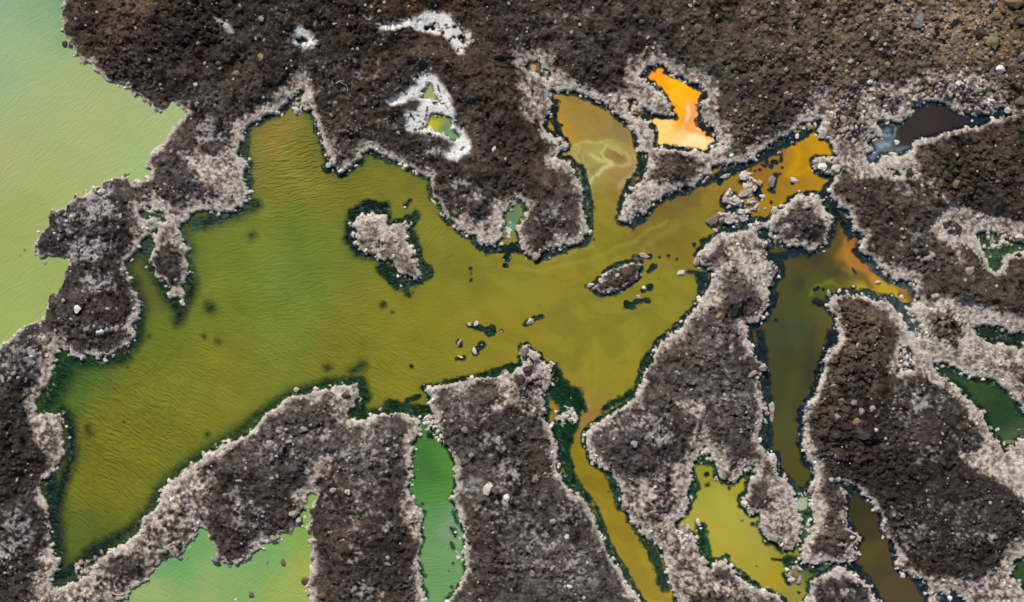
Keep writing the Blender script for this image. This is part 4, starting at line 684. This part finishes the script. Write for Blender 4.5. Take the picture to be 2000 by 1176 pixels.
# rubble on the dark lava
x = rng.uniform(-50, 2050, 90000); y = rng.uniform(-40, 1216, 90000)
d = bil(D, x, y); dk = bil(dark, x, y); tr = bil(topright, x, y)
pr = (d > 6) * (.18 + .5 * dk + .7 * tr) * .5 * (.6 + .8 * bil(np.clip(nL + .5, 0, 1), x, y))
kp = rng.random(len(x)) < pr; x = x[kp][:21000]; y = y[kp][:21000]; tr = bil(topright, x, y)
r = sizes(len(x), 1.1, 4.0) * (1 + .15 * tr)
tt = bil(col, x, y) * rng.uniform(.7, 1.75, (len(x), 1)); pale = rng.random(len(x)) < .07
tt[pale] = lin((178, 166, 152)) * rng.uniform(.6, 1.0, (pale.sum(), 1))
scatter("lava_rubble", x, y, r, tt, "loose brown lava rubble strewn over the dark ground")
# bleached pebbles along every shore
x = rng.uniform(-50, 2050, 420000); y = rng.uniform(-40, 1216, 420000); d = bil(D, x, y)
lake = bil(idw([(100,200,.25),(300,220,.5),(150,380,.3),(120,560,.25),(60,660,.2),(450,1080,.4),(600,1120,.3),(800,400,1),(1300,500,1.1),(1700,600,1.3),(1600,1000,1.5),(1850,250,1.2),(1500,350,1.3),(300,1000,.8),(700,800,1)], GX, GY, 3, 30), x, y)
pr = np.exp(-((d - 1.0) / 5.0) ** 2) * .45 * lake * np.clip(.15 + 2.0 * bil(nE, x, y) + .8 * bil(nL, x, y), .02, 1) + (d > 3) * bil(CR, x, y) * .035
kp = rng.random(len(x)) < pr; x = x[kp][:25000]; y = y[kp][:25000]; d = d[kp][:25000]
r = sizes(len(x), .6, 3.1, 3.2)
tt = (lin((198, 186, 172)) * rng.uniform(.4, 1.05, (len(x), 1))) * np.where(d > 7, .75, 1)[:, None]
scatter("shore_pebbles", x, y, r, tt, "bleached pebbles crowded along the pool shores", .35)

# ------------------------------------------------------------------ single stones
CV, CF = ico(3)
def rock_mesh(name, seed, flat=.6, outline=None, cuts=15):
    r_ = np.random.default_rng(seed); V = CV.copy()
    for _ in range(cuts):                       # broken faces
        n = r_.normal(size=3); n /= np.linalg.norm(n); dd = r_.uniform(.48, .86)
        k = V @ n; V = V - np.clip(k - dd, 0, None)[:, None] * n * .98
    nn = fbm(V[:, 0] * 10 + seed * 3.1 + V[:, 2] * 7, V[:, 1] * 10 + V[:, 2] * 5 - seed, 6, 3, seed % 50, .6)
    V = V * (1 + .17 * nn)[:, None]
    if outline is not None:
        P = np.array(outline) - np.mean(outline, 0); P[:, 1] *= -1
        ang = np.arctan2(V[:, 1], V[:, 0]); rad = np.zeros(len(V))
        Q = np.roll(P, -1, 0)
        for (x0, y0), (x1, y1) in zip(P, Q):
            cx_, sx_ = np.cos(ang), np.sin(ang); den = cx_ * (y1 - y0) - sx_ * (x1 - x0); den = np.where(abs(den) < 1e-9, 1e-9, den)
            t = (x0 * (y1 - y0) - y0 * (x1 - x0)) / den; u = (x0 * sx_ - y0 * cx_) / den
            rad = np.where((t > 0) & (u >= 0) & (u <= 1), np.maximum(rad, t), rad)
        rho = np.hypot(V[:, 0], V[:, 1]); rr = np.clip(rho, 0, 1.2) ** .5 * (1 + .12 * np.sin(ang * 7 + seed) + .08 * np.sin(ang * 13 + 2 * seed))
        V[:, 0] = np.cos(ang) * rad * rr; V[:, 1] = np.sin(ang) * rad * rr
        V[:, :2] *= SC
    V[:, 2] *= flat
    if outline is not None: V[:, 2] += .035 * fbm(V[:, 0] * 100, V[:, 1] * 100, 9, 3, seed % 40, .7)
    me = bpy.data.meshes.new(name)
    me.from_pydata(V.tolist(), [], CF.tolist()); me.polygons.foreach_set('use_smooth', np.zeros(len(CF), bool)); me.update()
    return me
LIB = [rock_mesh("stone", 100 + i, .75) for i in range(14)]
STONES = """1460,357,4,4,pale 1466,362,4,5,pale 1473,369,5,5,pale 1464,381,7,4,white 1492,346,3,3,white 1489,390,4,3,pale 1423,404,5,5,pale 1429,378,3,3,tan 1449,393,3,3,white 1456,403,3,3,white 1434,417,5,3,pale 1438,432,4,4,pale 1415,418,3,2,white 1409,428,4,4,tan 1440,438,4,3,pale 1475,395,3,3,pale 1434,443,4,3,pale 1529,403,5,4,pale 1498,420,3,2,pale
127,86,7,7,dark 110,73,3,3,grey 158,123,3,3,grey 75,454,5,4,pale 48,488,5,4,grey 40,499,4,3,grey 54,512,3,3,pale 87,514,5,4,grey 251,341,6,3,grey 245,342,5,5,brown 143,425,8,6,white
110,456,5,4,white 216,361,5,5,grey 200,374,8,6,white 342,375,4,3,white 286,521,4,3,pale 291,533,3,2.5,pale 487,388,4,3,pale 493,374,4,3,white 376,532,3,3,white 205,705,6,5,pale 221,694,6,5,pale
206,696,3,3,white 136,855,4,3,white 158,604,8,8,white 177,643,7,5,grey 203,647,11,7,white 61,660,7,7,grey 28,738,5,5,grey 231,640,6,8,tan 54,738,5,8,grey 117,1096,5,6,tan 153,1107,6,5,pale 171,1117,7,7,tan
168,1103,5,5,brown 159,1118,4,6,pale 199,1079,5,6,rust 186,1090,5,5,grey 214,1074,4,3,pale 191,1106,7,5,pale 316,967,4,5,pale 343,935,4,3,pale 422,1092,10,8,grey 449,1104,6,5,grey 432,1107,3,2.5,grey 366,1091,3,4,grey
353,1090,5,4,grey 463,1097,6,5,tan 476,1097,5,5,tan 488,1093,4,4,tan 490,1163,7,7,brown 460,1172,5,4,pale 233,1167,10,5,tan 247,1165,6,5,tan 445,965,6,5,grey 472,936,10,4,grey 55,918,4,4,grey 496,978,7,7,grey
553,1098,6,9,brown 522,1098,4,5,grey 582,1026,5,5,grey 585,1014,7,6,tan 574,1003,9,8,tan 596,1010,4,4,pale 533,1052,8,7,tan 545,1057,5,6,tan 603,1032,5,6,pale 606,1056,5,4,pale 598,1134,9,8,brown 605,1158,5,6,grey 611,1090,5,6,grey
806,947,4,4,white 805,936,5,4,tan 809,920,3,3,white 816,917,3,3,white 803,928,6,4,pale 881,973,4,4,tan 890,1039,4,3,white 902,1044,3,3,white 895,1090,5,6,pale 953,952,11,14,pale 925,958,8,8,grey 990,970,9,8,white
921,887,6,5,grey 682,958,7,6,tan 654,956,7,6,tan 638,968,7,6,grey 759,1097,8,4,grey 760,1085,6,5,grey 749,1157,6,7,tan 631,1160,8,7,brown 672,1052,7,4,tan 700,1029,7,5,grey 647,1037,5,5,grey 802,1128,5,5,grey 781,1116,4,5,brown
545,928,5,5,grey 534,894,5,5,grey 582,891,4,4,grey 580,762,6,6,pale 695,753,8,7,grey 676,770,9,8,brown 645,753,4,3,white 917,633,6,4,pale 930,632,6,5,pale 898,668,4,10,tan 927,684,5,9,pale 941,674,3,3,white 899,697,6,3,white
979,647,3,2.5,white 909,838,8,7,grey 882,822,5,4,tan 920,888,6,5,grey 733,882,8,7,grey 574,875,4,6,grey 529,863,6,5,pale 557,855,4,3,pale 594,837,11,8,grey 547,836,6,5,grey 886,773,4,3,tan 820,814,4,3,white 832,816,5,4,white
844,825,4,4,white 852,833,4,4,white 829,827,4,3,white 842,831,3,3,white 824,830,3,3,white 852,855,5,4,white 857,860,4,4,white 861,852,4,5,white 836,819,3,3,white 696,474,6,4,white 643,324,6,6,white 667,334,8,5,white 695,324,5,3,white
791,405,4,3,white 777,539,4,4,white 783,558,3,3,white 810,491,3,4,white 811,513,5,4,pale 793,324,6,4,pale 991,447,5,4,white 980,476,5,4,pale 940,477,5,5,pale 966,479,5,5,pale 997,504,3,3,white 983,508,3,2,white 1046,501,10,8,tan
1094,487,4,3,white 1074,504,3,3,white 1260,501,11,6,tan 1332,533,10,9,white 1153,557,9,5,pale 1258,562,5,6,white 1247,579,6,4,pale 1360,509,7,10,tan 1365,524,6,3,pale 1398,449,8,4,pale 1489,384,7,5,pale 1508,355,9,12,grey
1550,353,10,6,white 1606,327,13,8,white 1594,315,5,6,pale 1631,330,11,8,pale 1514,410,6,8,pale 1610,491,4,3,white 1582,489,5,5,grey 1715,551,8,5,pale 1760,579,7,5,pale 1639,568,5,4,white 1619,572,5,9,tan 1668,559,5,3,pale
1742,577,4,2.5,pale 1658,425,6,4,tan 1858,362,8,9,brown 1807,508,6,6,grey 1775,338,10,9,dark 1865,447,9,11,dark 1842,440,7,5,dark 1890,530,11,10,grey 1826,578,12,8,tan 1987,498,7,6,dark 1990,463,12,8,pale 1788,45,12,15,grey
1625,22,7,7,mossy 1509,47,12,9,dark 1755,22,4,6,grey 1974,8,23,15,ochre 1940,33,13,10,ochre 1906,71,19,12,dark 1929,87,19,16,mossy 1917,78,7,6,tan 1903,91,5,4,pale 1990,48,11,8,brown 1913,51,7,5,dark 1987,115,11,10,grey
1946,138,12,10,white 1966,139,10,8,dark 1893,103,6,6,ochre 1844,70,10,8,brown 1740,106,5,5,grey 1717,102,7,5,grey 1728,130,7,6,ochre 1761,54,4,4,tan 1982,168,10,9,brown 1990,199,15,9,brown 1675,42,11,8,brown 1550,37,9,6,brown
1622,125,9,6,ochre 1593,120,8,5,ochre 1615,130,7,6,brown 1639,199,7,7,tan 1532,186,6,5,tan 1541,188,5,5,tan 1583,161,5,4,tan 1589,165,4,4,tan 1644,235,9,8,tan 1712,188,11,8,brown 1874,220,6,4,white 1899,236,5,3,white
1751,278,7,5,white 1968,218,8,8,pale 1867,182,9,7,brown 1547,279,5,4,grey 1522,298,6,4,tan 1557,265,5,6,white 1694,163,6,5,white 1397,36,5,5,ochre 1469,28,8,7,brown 1349,34,8,6,dark 1288,57,10,7,dark 1250,46,9,7,brown
1247,71,5,5,brown 1490,58,12,8,brown 1360,60,10,9,brown 1020,43,6,6,dark 1011,80,5,5,grey 1204,136,10,7,dark 1171,128,10,6,dark 1093,271,6,5,pale 1101,286,7,4,pale 1361,159,5,4,white 1170,199,9,4,tan 513,116,9,8,ochre 515,41,7,6,grey
575,213,5,4,white 551,225,4,4,white 735,203,8,6,dark 650,227,5,4,grey 758,153,13,7,dark 966,293,5,8,pale 839,263,5,5,dark 467,148,11,9,brown 385,167,6,4,pale 431,126,6,4,brown 1036,627,10,6,pale 1080,826,4,4,white
1099,821,4,5,white 1120,809,8,6,white 1108,813,4,3,white 1115,777,2.5,2,white 1320,726,7,5,grey 1309,819,5,4,grey 1237,865,8,7,grey 1198,855,3,3,pale 1358,743,5,4,grey 1403,615,10,7,ochre 1398,645,4,6,grey 1485,859,6,7,white
1476,622,9,7,tan 1468,730,11,5,tan 1490,717,10,8,tan 1663,784,8,6,grey 1676,802,6,8,grey 1699,795,7,5,grey 1630,814,7,7,grey 1640,780,9,5,rust 1667,822,10,7,rust 1679,847,19,9,dark 1705,838,4,4,white 1573,818,7,9,grey
1578,796,9,5,grey 1619,687,6,6,tan 1672,674,7,6,tan 1948,839,5,4,pale 1991,840,6,4,rust 1788,652,9,8,grey 1972,865,10,7,mossy 1511,1049,13,8,grey 1536,1113,5,5,white 1583,956,7,8,tan 1650,963,6,5,tan 1677,1052,6,6,pale
1664,1049,6,4,pale 1673,1042,4,4,pale 1638,1049,10,6,dark 1639,1061,8,6,grey 1763,1123,7,6,white 1793,1038,4,5,grey 1636,935,7,5,pale 1622,935,7,5,tan 1855,1169,5,7,white 1832,1169,8,6,brown 1939,1085,5,9,dark 1552,1126,8,9,brown
1559,1137,5,4,tan 1541,1132,3,4,pale 1556,1098,4,3,white 1566,1100,3,4,white 1684,1164,8,6,dark 1760,1102,9,5,tan 1040,1114,7,9,grey 1045,933,8,8,grey 1080,1015,8,6,tan 1107,1045,6,6,pale 1111,1141,6,5,pale 1131,1127,8,7,grey
1059,1102,6,5,grey 1054,981,6,6,grey 1139,1163,4,4,pale 1131,1173,4,4,pale 1093,908,4,5,pale 1175,1047,5,7,white 1221,988,10,8,tan 1237,1019,10,6,tan 1157,904,5,5,pale 1398,935,5,5,tan 1435,935,7,5,tan 1450,1015,5,4,grey
1453,983,7,8,pale 1364,1020,5,9,pale 1369,1033,4,3,white 1357,1069,8,10,tan 1375,1098,9,6,tan 1310,1055,6,8,tan 1333,1057,6,5,pale 1322,1036,4,3,white 1330,1041,5,4,white 1341,1046,4,4,white 1350,1044,4,5,white 1336,1052,4,3,white
1326,1046,3,3,white 1247,1164,4,4,white 1237,1155,4,3,white 1026,687,9,12,brown 1030,722,10,9,dark 1018,740,9,10,dark 1045,702,9,7,grey 1052,745,9,7,tan 1765,688,4,4,white 1772,695,4,3,white 1760,705,4,3,white 1770,712,4,4,white
1778,702,3,4,white 1766,683,3,3,white 1757,715,4,4,white"""
SLABS = [ # outline, height, colour, label
 (S(1000,300,"1735,160 1770,130 1840,150 1820,190 1775,215 1730,190"), .16, 'pale', "tall pale grey slab standing alone at the top of the slab pile"),
 (S(1300,250,"0,0 1,1 2,0")[:0] or [(1406,384),(1416,382),(1428,388),(1432,397),(1424,402),(1412,397)], .13, 'tan', "rounded tan slab at the left edge of the slab pile"),
 ([(1440,382),(1449,372),(1462,366),(1470,370),(1468,380),(1458,384),(1446,386)], .15, 'tan', "largest tan slab slanting across the upper slab pile"),
 ([(1368,434),(1380,426),(1392,420),(1408,417),(1404,430),(1398,441),(1384,441)], .20, 'brown', "dark brown pointed slab reaching left out of the slab pile"),
 ([(1456,411),(1466,409),(1476,400),(1482,392),(1483,402),(1476,412),(1460,415)], .13, 'pale', "curved pale slab on the right side of the slab pile"),
 ([(1473,357),(1484,351),(1493,354),(1489,365),(1480,363)], .14, 'tan', "small tan slab at the upper right tip of the slab pile"),
 ([(1405,348),(1415,340),(1428,337),(1428,346),(1415,350)], .12, 'pale', "narrow pale slab ringed by dark algae left of the tall slab"),
 ([(1432,384),(1444,386),(1447,396),(1438,402),(1431,394)], .12, 'pale', "pale slab in the middle of the slab pile"),
 ([(1462,386),(1474,388),(1472,398),(1463,395)], .12, 'tan', "small tan slab left of the curved slab in the pile"),
 ([(1440,408),(1448,409),(1456,415),(1450,420),(1442,417)], .12, 'white', "small white slab above the lower edge of the slab pile"),
 ([(1410,434),(1420,424),(1434,420),(1437,430),(1428,438),(1416,438)], .14, 'pale', "pale slab right beside the dark brown pointed slab"),
 ([(1442,424),(1452,418),(1463,421),(1461,430),(1452,437),(1443,433)], .14, 'pale', "pale slab at the lower right foot of the slab pile"),
 (S(1500,600,"0,740 30,715 55,740 50,840 30,890 5,880 20,820"), .14, 'tan', "long thin tan slab lying upright along the left bank of the dark channel"),
 (S(1000,300,"1800,545 1830,530 1870,545 1860,575 1820,580"), .10, 'pale', "flat pale slab between the slab pile and the round islet"),
 (S(1000,300,"1900,535 1960,520 1980,555 1920,570"), .12, 'pale', "flat pale slab on the lower shore of the orange bay"),
 (S(1000,300,"1415,770 1470,755 1490,790 1440,800"), .10, 'pale', "flat pale slab at the corner of the bank below the slab pile"),
]
AREA = [(60,300,"in the pale green lake"),(90,490,"in the pale green lake beside the ridge point"),(150,110,"on the upper shore of the pale green lake"),(250,345,"on the lake shore above the ridge"),(180,420,"on the frosted lava ridge beside the lake"),
 (200,620,"on the lava ridge left of the olive pool"),(215,700,"in dark water at the foot of the lava ridge"),(290,520,"in the side channel left of the pointed peninsula"),(375,540,"beside the tip of the pointed peninsula"),(490,380,"off the pale crust left of the olive pool"),(345,375,"on the crusted ridge above the pointed peninsula"),
 (50,720,"on the lava at the left edge"),(50,920,"on the lava at the lower left edge"),(140,860,"in dark water at the left shore of the olive pool"),(165,1105,"at the lower left tip of the olive pool"),(205,1090,"along the lower left shore of the olive pool"),(325,955,"on the lower shore of the olive pool"),
 (430,1095,"on the upper shore of the light green cove"),(360,1090,"on the crusted left bank of the light green cove"),(240,1165,"at the bottom left tip of the cove"),(475,1168,"at the bottom of the light green cove"),(550,1098,"standing in the light green cove"),(575,1020,"on the top corner of the light green cove"),(605,1090,"on the right bank of the light green cove"),
 (470,950,"on the lava mound left of the light green cove"),(560,870,"on the lava mound below the olive pool"),(580,762,"on the shore below the olive pool's middle"),(685,760,"on the headland below the olive pool's middle"),(730,880,"on top of the broad ridge left of the canal"),(665,970,"on the middle of the broad ridge left of the canal"),(720,1100,"on the lower broad ridge left of the canal"),
 (806,930,"on the left bank of the green canal"),(890,1050,"in the lower green canal"),(840,825,"at the stony mouth of the green canal"),(857,857,"on the right side of the green canal's mouth"),(940,940,"on the ridge right of the green canal"),(900,840,"on the upper ridge right of the green canal"),
 (1040,720,"on the dark headland jutting into the olive pool"),(925,660,"in the group of stones in the olive pool"),(1036,627,"standing alone in the middle of the olive pool"),(700,474,"at the edge of the heart shaped islet"),(811,500,"at the right edge of the heart shaped islet"),(780,550,"below the tail of the heart shaped islet"),(791,405,"above the heart shaped islet"),
 (665,325,"on the point of the upper olive pool"),(570,218,"at the head of the upper left bay"),(795,324,"on the upper shore of the olive pool"),(980,490,"at the inlet left of the central peninsula"),(1060,495,"below the central peninsula"),
 (1250,500,"above the leaf shaped islet"),(1153,557,"at the left tip of the leaf shaped islet"),(1250,575,"below the leaf shaped islet"),(1332,533,"in olive water right of the leaf shaped islet"),(1370,510,"at the bank below the slab pile"),(1490,370,"beside the slab pile in the orange bay"),(1610,322,"on the right shore of the orange bay"),(1550,353,"in the orange bay"),
 (1540,285,"on the upper shore of the orange bay"),(1590,489,"at the foot of the round islet"),(1514,410,"left of the round islet"),(1720,560,"in the yellow arm of the dark channel"),(1640,568,"at the head of the dark channel's right bank"),(1655,425,"on the bank right of the round islet"),
 (1480,720,"on the left bank of the dark channel"),(1480,860,"on the lower left bank of the dark channel"),(1575,810,"on the right bank of the dark channel"),(1580,945,"at the lower end of the dark channel"),(1650,800,"on the big lava mound at the right"),(1700,840,"on the dark side of the big lava mound"),(1670,680,"on top of the big lava mound"),(1790,1040,"on the lower big lava mound"),(1939,1085,"on the lava near the bottom right corner"),
 (1768,700,"in the tiny blue black pond"),(1788,650,"in the pale crust above the tiny blue black pond"),(1970,850,"in the long dark green pond"),(1830,570,"in the crust below the right hand lava"),(1810,500,"on the lava right of the dark channel"),(1870,450,"in pale crust near the mossy green pond"),(1988,480,"beside the mossy green pond"),(1780,340,"in pale crust below the dark brown pond"),(1858,362,"on the lava below the dark brown pond"),
 (1890,225,"in the dark brown pond"),(1751,278,"in the foam of the dark brown pond"),(1720,180,"on the rubble above the dark brown pond"),(1980,200,"on the right edge above the dark brown pond"),(1920,75,"among the boulders in the top right corner"),(1960,130,"below the boulders in the top right corner"),(1790,50,"on bare brown ground near the top right"),(1720,110,"on the brown rubble slope at the top right"),(1600,120,"on the brown slope above the orange bay"),(1550,170,"on the lava left of the rubble crust"),(1520,40,"at the top edge right of centre"),(1640,210,"on the crust above the orange bay"),
 (1360,50,"on lava above the bright orange pool"),(1260,60,"on the lava at the top centre"),(1190,130,"on lava above the swirling brown bay"),(1361,159,"on the rim of the bright orange pool"),(1100,280,"on the left shore of the swirling brown bay"),(1170,199,"on the top shore of the swirling brown bay"),(1015,60,"on the lava left of the top centre"),(960,290,"right of the jagged white salt crust"),(839,263,"inside the jagged white salt crust"),(750,180,"left of the jagged white salt crust"),(650,227,"right of the upper left bay"),(515,80,"on the lava left of the small triangular salt crust"),(440,140,"on the lava between lake and upper left bay"),
 (1100,815,"in the dark green arm below the olive pool"),(1340,740,"on the lava ridge left of the dark channel"),(1400,630,"on the upper lava ridge left of the dark channel"),(1240,860,"on the lava between yellow creek and yellow pool"),(1050,950,"on the long ridge left of the yellow creek"),(1100,1040,"on the middle of the long ridge left of the yellow creek"),(1080,1120,"on the lower long ridge left of the yellow creek"),(1135,1168,"at the bottom edge left of the yellow creek"),(1093,908,"on the left shore of the yellow creek"),(1175,1047,"on the left crust of the yellow creek"),(1242,1160,"at the lower yellow creek's left shore"),
 (1225,1000,"on the right bank of the yellow creek"),(1157,904,"at the top right of the yellow creek"),(1335,1048,"in the pebble heap left of the yellow pool"),(1365,1025,"in the yellow pool by its left shore"),(1365,1085,"on the lower left shore of the yellow pool"),(1415,935,"at the top of the yellow pool"),(1450,1000,"on the right side of the yellow pool"),(1511,1049,"at the right end of the yellow pool"),(1550,1125,"in the green water right of the yellow pool"),
 (1640,1055,"on the crusted islet beside the brown channel"),(1672,1048,"at the left shore of the brown channel"),(1650,963,"at the top of the brown channel"),(1763,1110,"on the right shore of the brown channel"),(1684,1164,"at the bottom edge by the brown channel"),(1845,1169,"in the small pond at the bottom right"),(1630,935,"on the neck above the brown channel")]
CAT = {'pale': 'pale', 'white': 'white', 'tan': 'tan', 'brown': 'brown', 'dark': 'dark', 'grey': 'grey', 'ochre': 'ochre', 'rust': 'rusty', 'mossy': 'mossy'}
items = []
for w in STONES.split():
    a = w.split(','); items.append([float(a[0]), float(a[1]), float(a[2]), float(a[3]), a[4]])
# a few dozen more lumps the photograph shows among the rubble of the upper right
k = 0
while k < 46:
    x = random.uniform(1480, 1990); y = random.uniform(6, 240)
    if y > 60 + (x - 1400) * .6: continue
    if any(math.hypot(x - b[0], y - b[1]) < 16 for b in items): continue
    if bil(D, np.array([x]), np.array([y]))[0] < 14: continue
    items.append([x, y, random.uniform(4, 7.5), random.uniform(3.5, 6), random.choice(['brown', 'brown', 'tan', 'dark', 'grey', 'ochre'])]); k += 1
# the 300 largest stones stand as things of their own, the few smaller ones as one scatter of chips
smalls = sorted([t for t in items if max(t[2], t[3]) <= 8.5], key=lambda t: -t[2] * t[3])[300:]
items = [t for t in items if not any(t is u for u in smalls)]
if smalls:
    A_ = np.array([[t[0], t[1], math.sqrt(t[2] * t[3])] for t in smalls])
    KC = {'pale': (190, 180, 168), 'white': (208, 201, 190), 'tan': (164, 147, 132), 'brown': (112, 95, 80), 'dark': (70, 60, 54), 'grey': (138, 131, 127), 'ochre': (142, 118, 78), 'rust': (150, 112, 84), 'mossy': (112, 108, 72)}
    scatter("stone_chips", A_[:, 0], A_[:, 1], A_[:, 2] * .95, np.array([lin(KC[t[4]]) for t in smalls]), "small single stone chips lying in and beside the pools", .3)
labs = {}
ordn = ['first', 'second', 'third', 'fourth', 'fifth', 'sixth', 'seventh', 'eighth', 'ninth', 'tenth', 'eleventh', 'twelfth', 'thirteenth', 'fourteenth', 'fifteenth', 'sixteenth', 'seventeenth', 'eighteenth', 'nineteenth', 'twentieth']
for it in items:
    ar = min(AREA, key=lambda t: math.hypot(t[0] - it[0], t[1] - it[1]))[2]
    s = max(it[2], it[3]); size = 'large' if s > 10 else ('medium' if s > 6.5 else ('small' if s > 4 else 'tiny'))
    asp = max(it[2], it[3]) / min(it[2], it[3]); shp = 'oblong ' if asp > 1.55 else ''
    it.append(f"{size} {shp}{CAT[it[4]]} stone {ar}"); labs.setdefault(it[5], []).append(it)
for L in labs.values():
    if len(L) > 1:
        L.sort(key=lambda t: t[0])
        for i, it in enumerate(L):
            if len(L) == 2: it[5] += ", " + ("left" if i == 0 else "right") + " one"
            elif i == 0: it[5] += ", leftmost one"
            elif i == len(L) - 1: it[5] += ", rightmost one"
            else: it[5] += f", {ordn[i]} from left"
libs = {}
def base_mesh(i, kind):
    if (i, kind) not in libs:
        m = LIB[i].copy(); m.name = kind + "_stone"; m.materials.append(MR[kind]); libs[(i, kind)] = m
    return libs[(i, kind)]
for n, (x, y, rx, ry, kind, lab) in enumerate(items):
    hz = float(bil(H, np.array([x]), np.array([y]))[0]); s = min(rx, ry) * SC
    big = max(rx, ry) > 8.5
    nm = "boulder" if big else "stone"
    o = link(bpy.data.objects.new(nm, base_mesh(n * 5 % 14, kind)))
    o.scale = (rx * SC * 1.08, ry * SC * 1.08, s * .95)
    o.location = (float(wx(x)), float(wy(y)), max(hz, -.03) + s * .22)
    o.rotation_euler = (0, 0, random.uniform(-.5, .5) + (math.pi if n % 2 else 0))
    o['label'] = lab; o['category'] = nm; o['group'] = 'boulders on the lava field' if big else 'stones on and around the pools'
for n, (P, h, kind, lab) in enumerate(SLABS):
    c = np.mean(P, 0); me = rock_mesh("flat_slab", 300 + n, h, P, 6); me.materials.append(MR[kind])
    o = link(bpy.data.objects.new("flat_slab", me)); o.location = (float(wx(c[0])), float(wy(c[1])), .0)
    o['label'] = lab; o['category'] = 'slab'; o['group'] = 'flat crust slabs lifted out of the water'

# ------------------------------------------------------------------ dry twigs
def twig(name, paths, label, r=.018):
    V = []; F = []
    for pts in paths:
        P = [(float(wx(a)), float(wy(b)), float(bil(H, np.array([a]), np.array([b]))[0]) + .07 + .02 * math.sin(i * 2.1)) for i, (a, b) in enumerate(pts)]
        b0 = len(V)
        for i, p in enumerate(P):
            a = Vector(P[max(i - 1, 0)]); b = Vector(P[min(i + 1, len(P) - 1)]); t = (b - a).normalized()
            u = t.cross(Vector((0, 0, 1))).normalized(); v = u.cross(t); rr = r * (1 - .6 * i / (len(P) - 1))
            for k in range(6):
                q_ = Vector(p) + (u * math.cos(k * math.pi / 3) + v * math.sin(k * math.pi / 3)) * rr; V.append(q_[:])
        for i in range(len(P) - 1):
            for k in range(6):
                F.append((b0 + i * 6 + k, b0 + i * 6 + (k + 1) % 6, b0 + (i + 1) * 6 + (k + 1) % 6, b0 + (i + 1) * 6 + k))
        F.append(tuple(b0 + k for k in range(5, -1, -1))); F.append(tuple(b0 + (len(P) - 1) * 6 + k for k in range(6)))
    me = bpy.data.meshes.new(name); me.from_pydata(V, [], F); me.materials.append(MTW); me.update()
    o = link(bpy.data.objects.new(name, me)); o['label'] = label; o['category'] = 'twig'; return o
twig("dry_twig", [S(500,0,"625,655 650,640 680,655 700,660 710,690 710,712"), S(500,0,"650,640 665,632 680,640")], "forked bent twig on dark lava between upper left bay and salt crust")
twig("dry_twig", [S(500,0,"510,705 480,715 460,745 448,790")], "thin curved twig on dark lava just right of the upper left bay", .013)
twig("dry_twig", [S(500,300,"1300,108 1320,122 1352,127")], "short pale straight twig on the shore crust above the olive pool")
twig("dry_twig", [S(1000,876,"893,220 910,232 935,245"), S(1000,876,"910,232 930,222")], "small forked white twig on crust right of the yellow creek")
twig("dry_twig", [S(500,876,"1530,785 1545,800 1560,822 1562,835"), S(500,876,"1562,835 1550,848 1535,850")], "white hooked twig at the right edge of the green canal", .022)
twig("dry_twig", [S(0,876,"865,1090 890,1108 930,1112 975,1095")], "pale curved twig on the crust left of the light green cove")
